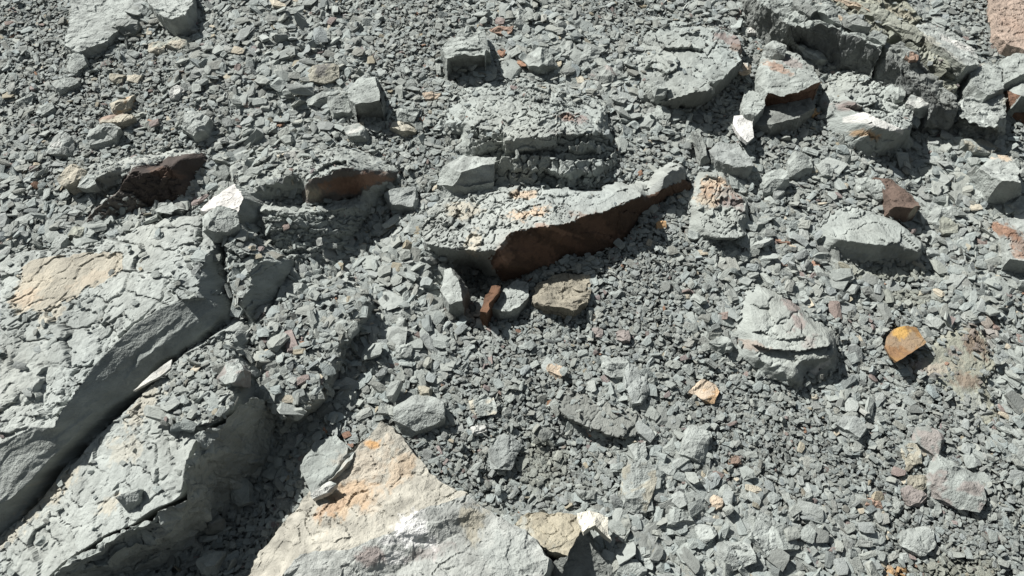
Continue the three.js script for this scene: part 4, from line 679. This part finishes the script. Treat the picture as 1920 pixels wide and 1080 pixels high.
S(1708, 855, 32, 34, 0, 0.08, 'BG', 'olive_stone', 'olive stone with a tiny orange edge at the lower right');
S(1715, 905, 34, 26, -20, 0.06, 'B', 'olive_slab', 'flat olive brown stone left of the purple stained slab');
S(1710, 930, 38, 28, 0, 0.06, 'U', 'purple_stone', 'purple brown stone below the flat olive brown stone');
S(1634, 944, 36, 14, -5, 0.05, 'RO', 'orange_stone', 'narrow orange and brown stone in the scree at the lower right');
S(1376, 866, 24, 14, 10, 0.05, 'M', 'brown_stone', 'small dark brown stone in the lower right scree');
S(1203, 1038, 14, 12, 0, 0.06, 'E', 'brown_stone', 'tiny dark brown stone near the bottom edge right of centre');
S(1216, 1052, 22, 16, 0, 0.06, 'L', 'pale_stone', 'small pale stone at the bottom edge beside a dark brown one');
S(1182, 1066, 44, 26, 0, 0.1, 'L', 'pale_block', 'pale block at the bottom edge right of the striped slab', 'block');
S(1370, 1038, 56, 40, 10, 0.12, 'L', 'grey_boulder', 'rounded pale grey boulder near the bottom edge at the right', 'boulder', 0.4);
S(1270, 970, 46, 40, 0, 0.1, 'G', 'grey_block', 'grey block with a shaded right side at the lower right', 'block', 0.4);
S(1320, 1000, 32, 26, 0, 0.09, 'L', 'pale_block', 'pale block above the rounded pale grey boulder', 'block', 0.4);
S(1425, 1000, 50, 60, -20, 0.12, 'L', 'pale_slab', 'pale slab with a straight right edge in the lower right scree', 'slab', 0.4);
S(1462, 1010, 44, 46, 10, 0.1, 'G', 'grey_boulder', 'grey lumpy boulder beside the slab with a straight edge', 'boulder', 0.4);
S(1715, 1010, 50, 44, 0, 0.08, 'L', 'pale_slab', 'pale greenish flat slab near the bottom right', 'slab', 0.4);
S(1300, 830, 50, 50, -30, 0.1, 'L', 'cracked_slab', 'pale cracked slab in the scree right of the buried bedrock', 'slab', 0.35);
S(1170, 632, 24, 22, 0, 0.08, 'U', 'purple_stone', 'small purple brown block in the scree right of centre', 'block');
S(1120, 625, 20, 18, 0, 0.06, 'U', 'purple_stone', 'small purple stone in the scree at the middle');
S(1235, 170, 30, 26, 0, 0.1, 'G', 'grey_stone', 'grey stone at the foot of the cracked outcrop');
S(1240, 220, 36, 34, -20, 0.09, 'G', 'grey_slab', 'grey flat stone right of the stepped outcrop', 'slab');
S(1160, 190, 34, 20, -15, 0.08, 'L', 'pale_stone', 'pale stone on the right shoulder of the stepped outcrop', 'stone', 0.6);
S(1130, 145, 36, 36, 60, 0.1, 'KU', 'striped_stone', 'dark striped stone right above the stepped outcrop', 'stone', 0.5);
S(1106, 105, 32, 30, 0, 0.12, 'L', 'pale_stone', 'pale pointed stone above the dark striped stone', 'stone', 0.5);
S(1064, 104, 28, 18, 0, 0.09, 'L', 'grey_block', 'small pale block right of the angular boulder', 'block');
S(1310, 285, 18, 60, 8, 0.12, 'K', 'upright_slab', 'narrow upright slab at the right tip of the long brown face', 'slab', 0.5);
S(1448, 345, 40, 36, 0, 0.14, 'G', 'round_boulder', 'rounded stone right of the tan stained slab', 'boulder', 0.4);
S(1492, 315, 40, 36, 0, 0.15, 'G', 'round_boulder', 'rounded boulder in the rubble above the lens shaped boulder', 'boulder', 0.4);
S(1543, 322, 28, 26, 0, 0.1, 'L', 'grey_stone', 'pale grey stone above the left end of the lens shaped boulder');
S(1618, 348, 28, 24, 0, 0.1, 'G', 'grey_block', 'grey block left of the dark brown slab', 'block');
S(1650, 356, 30, 36, 30, 0.1, 'G', 'grey_slab', 'grey slab leaning on the left of the dark brown slab', 'slab', 0.6);
S(1752, 412, 40, 34, -30, 0.12, 'L', 'pale_slab', 'pale striped slab right of the dark brown slab', 'slab', 0.5);
S(1782, 402, 34, 20, 0, 0.09, 'L', 'pale_stone', 'pale stone right of the pale striped slab');
S(1772, 428, 26, 30, 0, 0.1, 'V', 'olive_stone', 'olive stone below the pale striped slab');
S(1836, 370, 34, 26, 0, 0.1, 'L', 'pale_stone', 'pale rounded stone below the cream topped boulder');
S(1868, 372, 44, 26, -25, 0.1, 'L', 'pale_stone', 'long pale stone below the cream topped boulder');
S(1900, 392, 44, 30, 20, 0.12, 'L', 'pale_boulder', 'pale boulder at the right edge above the rust stained slab', 'boulder');
S(1475, 78, 30, 34, 0, 0.14, 'L', 'pale_stone', 'pale lumpy stone wedged at the left end of the diagonal ledge', 'stone', 0.5);
S(1500, 20, 46, 26, -42, 0.12, 'K', 'slate_block', 'dark tilted block on the upper end of the diagonal ledge', 'block', 0.5);
S(1545, 32, 60, 22, -40, 0.1, 'G', 'slate_block', 'long grey block lying along the top of the diagonal ledge', 'block', 0.5);
S(1600, 48, 44, 20, -45, 0.1, 'K', 'slate_block', 'dark narrow block along the middle of the diagonal ledge', 'block', 0.5);
S(1638, 78, 36, 22, -30, 0.1, 'G', 'slate_block', 'grey block above the right end of the dark shaded face', 'block', 0.5);
S(1595, 12, 70, 9, -42, 0.04, 'C', 'cream_splinter', 'long cream splinter lying between dark blocks at the top right', 'stone', 0.9);
S(1690, 60, 80, 26, -42, 0.1, 'V', 'slate_block', 'long olive block beside the shiny streaked block', 'block', 0.4);
S(1640, 30, 60, 26, -40, 0.1, 'V', 'slate_block', 'olive block right of the long cream splinter', 'block', 0.4);
S(1720, 110, 60, 24, -45, 0.1, 'V', 'slate_block', 'olive block below the shiny streaked block', 'block', 0.4);
S(1755, 150, 44, 30, -40, 0.12, 'K', 'slate_block', 'dark block at the lower end of the olive bedrock', 'block', 0.4);
S(1700, 108, 30, 20, -40, 0.1, 'K', 'slate_block', 'small dark block between the two diagonal ledges', 'block', 0.5);
S(1530, 95, 50, 20, -35, 0.1, 'L', 'slate_block', 'pale jointed block at the foot of the dark shaded face', 'block', 0.6);
S(1770, 215, 40, 30, -30, 0.12, 'EM', 'brown_block', 'brown shaded block between the rounded boulder and the hollow boulder', 'block', 0.4);
S(1713, 30, 44, 16, 25, 0.08, 'L', 'pale_column', 'pale end of a broken slab above the shiny block', 'slab', 0.6);
S(1715, 200, 40, 26, -10, 0.1, 'LW', 'shiny_stone', 'pale shiny stone on the right of the crumbling rounded boulder', 'stone', 0.5);
S(1700, 172, 20, 30, -15, 0.1, 'G', 'grey_column', 'small upright grey block on the crumbling rounded boulder', 'block', 0.5);
S(1680, 128, 18, 16, 0, 0.08, 'R', 'rusty_stone', 'small rusty stone at the top of the crumbling rounded boulder', 'stone', 0.6);
S(1525, 212, 20, 14, 40, 0.05, 'O', 'orange_flake', 'orange splinter left of the crumbling rounded boulder', 'stone', 0.7);
S(1830, 285, 60, 30, -10, 0.14, 'GB', 'layered_block', 'grey olive layered block left of the cream topped boulder', 'block', 0.4);
S(232, 200, 44, 22, 30, 0.1, 'TO', 'orange_stone', 'cream stone with orange streaks in the upper left scree', 'stone', 0.4);
S(222, 232, 56, 22, 12, 0.1, 'TR', 'rusty_slab', 'reddish streaked slab below the orange streaked stone', 'slab', 0.4);
S(205, 258, 50, 32, 0, 0.16, 'L', 'pale_block', 'pale block under the reddish streaked slab', 'block', 0.35);
S(252, 150, 28, 18, 0, 0.06, 'T', 'cream_stone', 'cream stone above the orange streaked stone');
S(222, 150, 24, 16, 0, 0.06, 'B', 'olive_stone', 'olive stone left of the cream stone in the upper left');
S(300, 92, 34, 24, 0, 0.08, 'TV', 'cream_stone', 'cream brown boulder left of its twin below the top left boulder', 'boulder', 0.3);
S(342, 86, 44, 26, 0, 0.08, 'TV', 'cream_stone', 'cream brown boulder right of its twin below the top left boulder', 'boulder', 0.3);
S(332, 178, 22, 22, 0, 0.08, 'W', 'white_stone', 'small white angular stone in the upper left scree', 'stone', 0.5);
S(245, 60, 40, 26, 10, 0.14, 'K', 'dark_boulder', 'dark split boulder right of the pale slab at the top left', 'boulder', 0.4);
S(150, 125, 30, 40, 15, 0.12, 'G', 'grey_block', 'grey block below the pale slab at the top left', 'block', 0.4);
S(125, 165, 40, 24, 25, 0.1, 'G', 'grey_slab', 'grey slab in the upper left scree', 'slab', 0.4);
S(50, 190, 26, 16, 25, 0.08, 'G', 'grey_stone', 'lone larger grey stone near the left edge');
S(92, 208, 30, 18, 25, 0.08, 'G', 'grey_stone', 'larger grey stone right of the lone stone at the left edge');
S(145, 335, 36, 44, 0, 0.14, 'TB', 'cream_block', 'cream block with a rusty spot left of the dark brown face', 'block', 0.4);
S(170, 345, 30, 24, 0, 0.1, 'L', 'pale_stone', 'pale stone right of the cream block at the left');
S(120, 460, 24, 26, 0, 0.12, 'L', 'pale_block', 'pale bluish block above the beige slab', 'block', 0.5);
S(152, 440, 30, 22, -10, 0.1, 'V', 'brown_block', 'brownish block right of the pale bluish block', 'block', 0.5);
S(430, 425, 54, 40, 10, 0.18, 'L', 'pale_block', 'pale broken block below the pale wedge boulder', 'block', 0.3);
S(560, 546, 36, 26, -5, 0.1, 'L', 'pale_block', 'pale squared block on the top of the rubble shelf', 'block', 0.6);
S(445, 700, 44, 44, 0, 0.14, 'LU', 'pinkish_block', 'grey block with a pink corner on the lower left ridge', 'block', 0.4);
S(455, 745, 50, 46, 10, 0.14, 'G', 'grey_block', 'rounded grey block on the right rim of the lower left ridge', 'block', 0.3);
S(255, 935, 36, 22, 40, 0.12, 'L', 'grey_block', 'grey block on the front rim of the lower left ridge', 'block', 0.4);
S(408, 970, 38, 32, 0, 0.18, 'K', 'dark_block', 'dark block in the shadow below the lower left ridge', 'block', 0.6);
S(405, 1050, 40, 30, 0, 0.14, 'G', 'grey_boulder', 'grey boulder in the hollow left of the tan boulder', 'boulder', 0.5);
S(460, 920, 34, 40, 20, 0.1, 'G', 'grey_slab', 'grey slab in the hollow left of the tan boulder', 'slab', 0.5);
S(612, 915, 44, 16, 35, 0.06, 'LW', 'white_splinter', 'pale splinter with an orange tip against the tan boulder', 'stone', 0.9);
S(1110, 945, 40, 16, 0, 0.1, 'K', 'dark_stone', 'dark stone just above the bent white stone', 'stone', 0.5);

// ---------------------------------------------------------------- the scree: a slope of broken slate chips
const lots = CHIPS.map(() => []), mtx = new THREE.Matrix4(), posV = new THREE.Vector3(), sclV = new THREE.Vector3();
const large = [];
const amax = A0 + (NA - 8) * CELL, bmax = B0 + (NB - 8) * CELL;
const near = new Uint8Array(NN);                                   // cells at the foot of a rock
for (let j = 12; j < NB - 12; j += 2) for (let i = 12; i < NA - 12; i += 2) {
  const n = j * NA + i, me = solid[n] ? 1 : own[n] >= 0 ? 2 : 0; let hit = 0;
  for (const k of [5, 9]) for (const m of [n + k, n - k, n + k * NA, n - k * NA]) { const o = solid[m] ? 1 : own[m] >= 0 ? 2 : 0; if (me === 0 && o) hit = 1; if (me === 2 && o === 0 && dist[n] < 0.022 && W[n] - GW[n] < 0.06 && !/brown|rusty|upper_layer/.test(tris[tri[n]].f.part)) hit = 1; }
  if (hit) near[n] = near[n + 1] = near[n + NA] = near[n + NA + 1] = 1;
}
function scatter(count, sizeOf, lift, foot) {
  for (let k = 0; k < count; k++) {
    const a = mix(A0 + 0.06, amax, rnd()), b = mix(B0 + 0.06, bmax, rnd()), n = at(a, b), t = tri[n], fc = t >= 0 ? tris[t].f : null, pick = rnd();
    let size = sizeOf(a, b);
    if (foot) { if (!near[n]) continue; } else if (fc) { if (pick > fc.rub) continue; size *= fc.rs; }
    if (solid[n] && top(n, a, b) - W[n] < 0.09) continue;
    let skip = false;
    for (const q of placed) { const x = a - q[0], y = b - q[1]; if (x * x + y * y < q[2] * q[2]) { skip = true; break; } }
    if (skip) continue;
    surfaceNormal(n, tmpN);
    const N = fc ? tmpN.lerp(NRM, 0.45).normalize() : tmpN.lerp(NRM, 0.55).normalize();
    const thin = 0.4 + 0.65 * rnd() * rnd() + 0.2 * rnd(), q = turned(N, rnd() * 6.28, gauss() * (rnd() < 0.16 ? 0.8 : 0.33), rnd() * 6.28);
    const sx = size * (0.85 + 0.5 * rnd()), sz = size * (0.75 + 0.4 * rnd()), sy = size * thin;
    toWorld(a, b, W[n], posV).addScaledVector(N, sy * mix(-0.1, lift, rnd()));
    mtx.compose(posV, q, sclV.set(sx, sy, sz));
    const kind = Math.floor(rnd() * CHIPS.length), c = chipColour(a, b), px = pxOf(a, b, W[n]);
    const rec = { m: mtx.clone(), c, kind };
    if (!fc && size > 0.04 && px[0] > 15 && px[0] < 1905 && px[1] > 12 && px[1] < 1068) large.push({ ...rec, area: sx * sz / (DIST - W[n]) ** 2, px });
    else lots[kind].push(rec);
  }
}
const coarse = (a, b) => 0.62 + 0.62 * sstep(-0.3, 0.3, fbm(a * 1.3, b * 1.3, 501, 3)) + 0.03 * clamp(b, -1, 2);
scatter(60000, () => 0.008 + 0.008 * rnd(), 0.5);
scatter(125000, (a, b) => coarse(a, b) * 0.0175 * Math.exp(gauss() * 0.28), 1.5);
scatter(48000, (a, b) => coarse(a, b) * 0.0265 * Math.exp(gauss() * 0.25), 1.5);
scatter(6500, (a, b) => coarse(a, b) * 0.040 * Math.exp(gauss() * 0.2), 1.1);
scatter(420, (a, b) => coarse(a, b) * 0.056 * Math.exp(gauss() * 0.2), 0.7);
scatter(75000, (a, b) => 0.009 + 0.022 * rnd() * rnd(), 2.4, true);   // debris banked against the feet of the rocks
// the three hundred largest lie in the scene as stones of their own
large.sort((p, q) => q.area - p.area);
const marks = [[1690, 760, 'below the ochre flake'], [1330, 560, 'left of the fractured slab'], [1120, 900, 'right of the big tan boulder'], [760, 680, 'right of the rubble shelf'], [700, 90, 'around the squared block at the top'], [420, 200, 'above the brown ledge at the left'], [120, 180, 'below the pale slab at the top left'], [1130, 60, 'above the cracked outcrop'], [1480, 330, 'around the stones above the lens boulder'], [1850, 600, 'at the right edge beyond the ochre flake'], [1500, 960, 'at the lower right'], [480, 960, 'in the hollow left of the tan boulder'], [1080, 560, 'below the long brown face']];
const toneMats = [];
for (let k = 0; k < 10; k++) { const m = stoneMat.clone(); m.name = 'slate_tone'; const c = [COL.G, COL.S, COL.L, COL.K, COL.G][k % 5], v = 0.88 + 0.024 * k; m.color.setRGB(c[0] * v, c[1] * v, c[2] * v); toneMats.push(m); }
large.forEach((r, i) => {
  if (i >= 290) { lots[r.kind].push(r); return; }
  let best = marks[0], bd = 1e9; for (const m of marks) { const d = (m[0] - r.px[0]) ** 2 + (m[1] - r.px[1]) ** 2; if (d < bd) { bd = d; best = m; } }
  const m = shade(new THREE.Mesh(CHIPS[r.kind], toneMats[Math.floor(rnd() * toneMats.length)])); m.name = numbered('loose_stone');
  r.m.decompose(m.position, m.quaternion, m.scale);
  const L = m.material.color.g, tone = L > 0.285 ? 'pale' : L < 0.22 ? 'dark' : 'mid grey', long = Math.max(m.scale.x, m.scale.z) / Math.min(m.scale.x, m.scale.z) > 1.35 ? 'long' : 'squat', size = i < 100 ? 'fist sized' : 'small';
  m.userData = { label: tone + ' ' + long + ' ' + size + ' stone ' + best[2], category: 'stone', group: tone + ' ' + long + ' ' + size + ' stones ' + best[2] };
  scene.add(m);
});
const scree = new THREE.Group(); scree.name = 'scree'; scree.userData = { label: 'loose scree of small angular grey green slate chips covering the slope', category: 'scree', kind: 'stuff' };
lots.forEach((list, k) => {
  const im = shade(new THREE.InstancedMesh(CHIPS[k], stoneMat, list.length)); im.name = numbered('slate_chips'); im.userData.kind = 'stuff';
  const c = new THREE.Color();
  list.forEach((r, i) => { im.setMatrixAt(i, r.m); im.setColorAt(i, c.setRGB(clamp(r.c[0], 0.02, 0.9), clamp(r.c[1], 0.02, 0.9), clamp(r.c[2], 0.02, 0.9))); });
  scree.add(im);
});
scene.add(scree);
renderer.render(scene, camera);
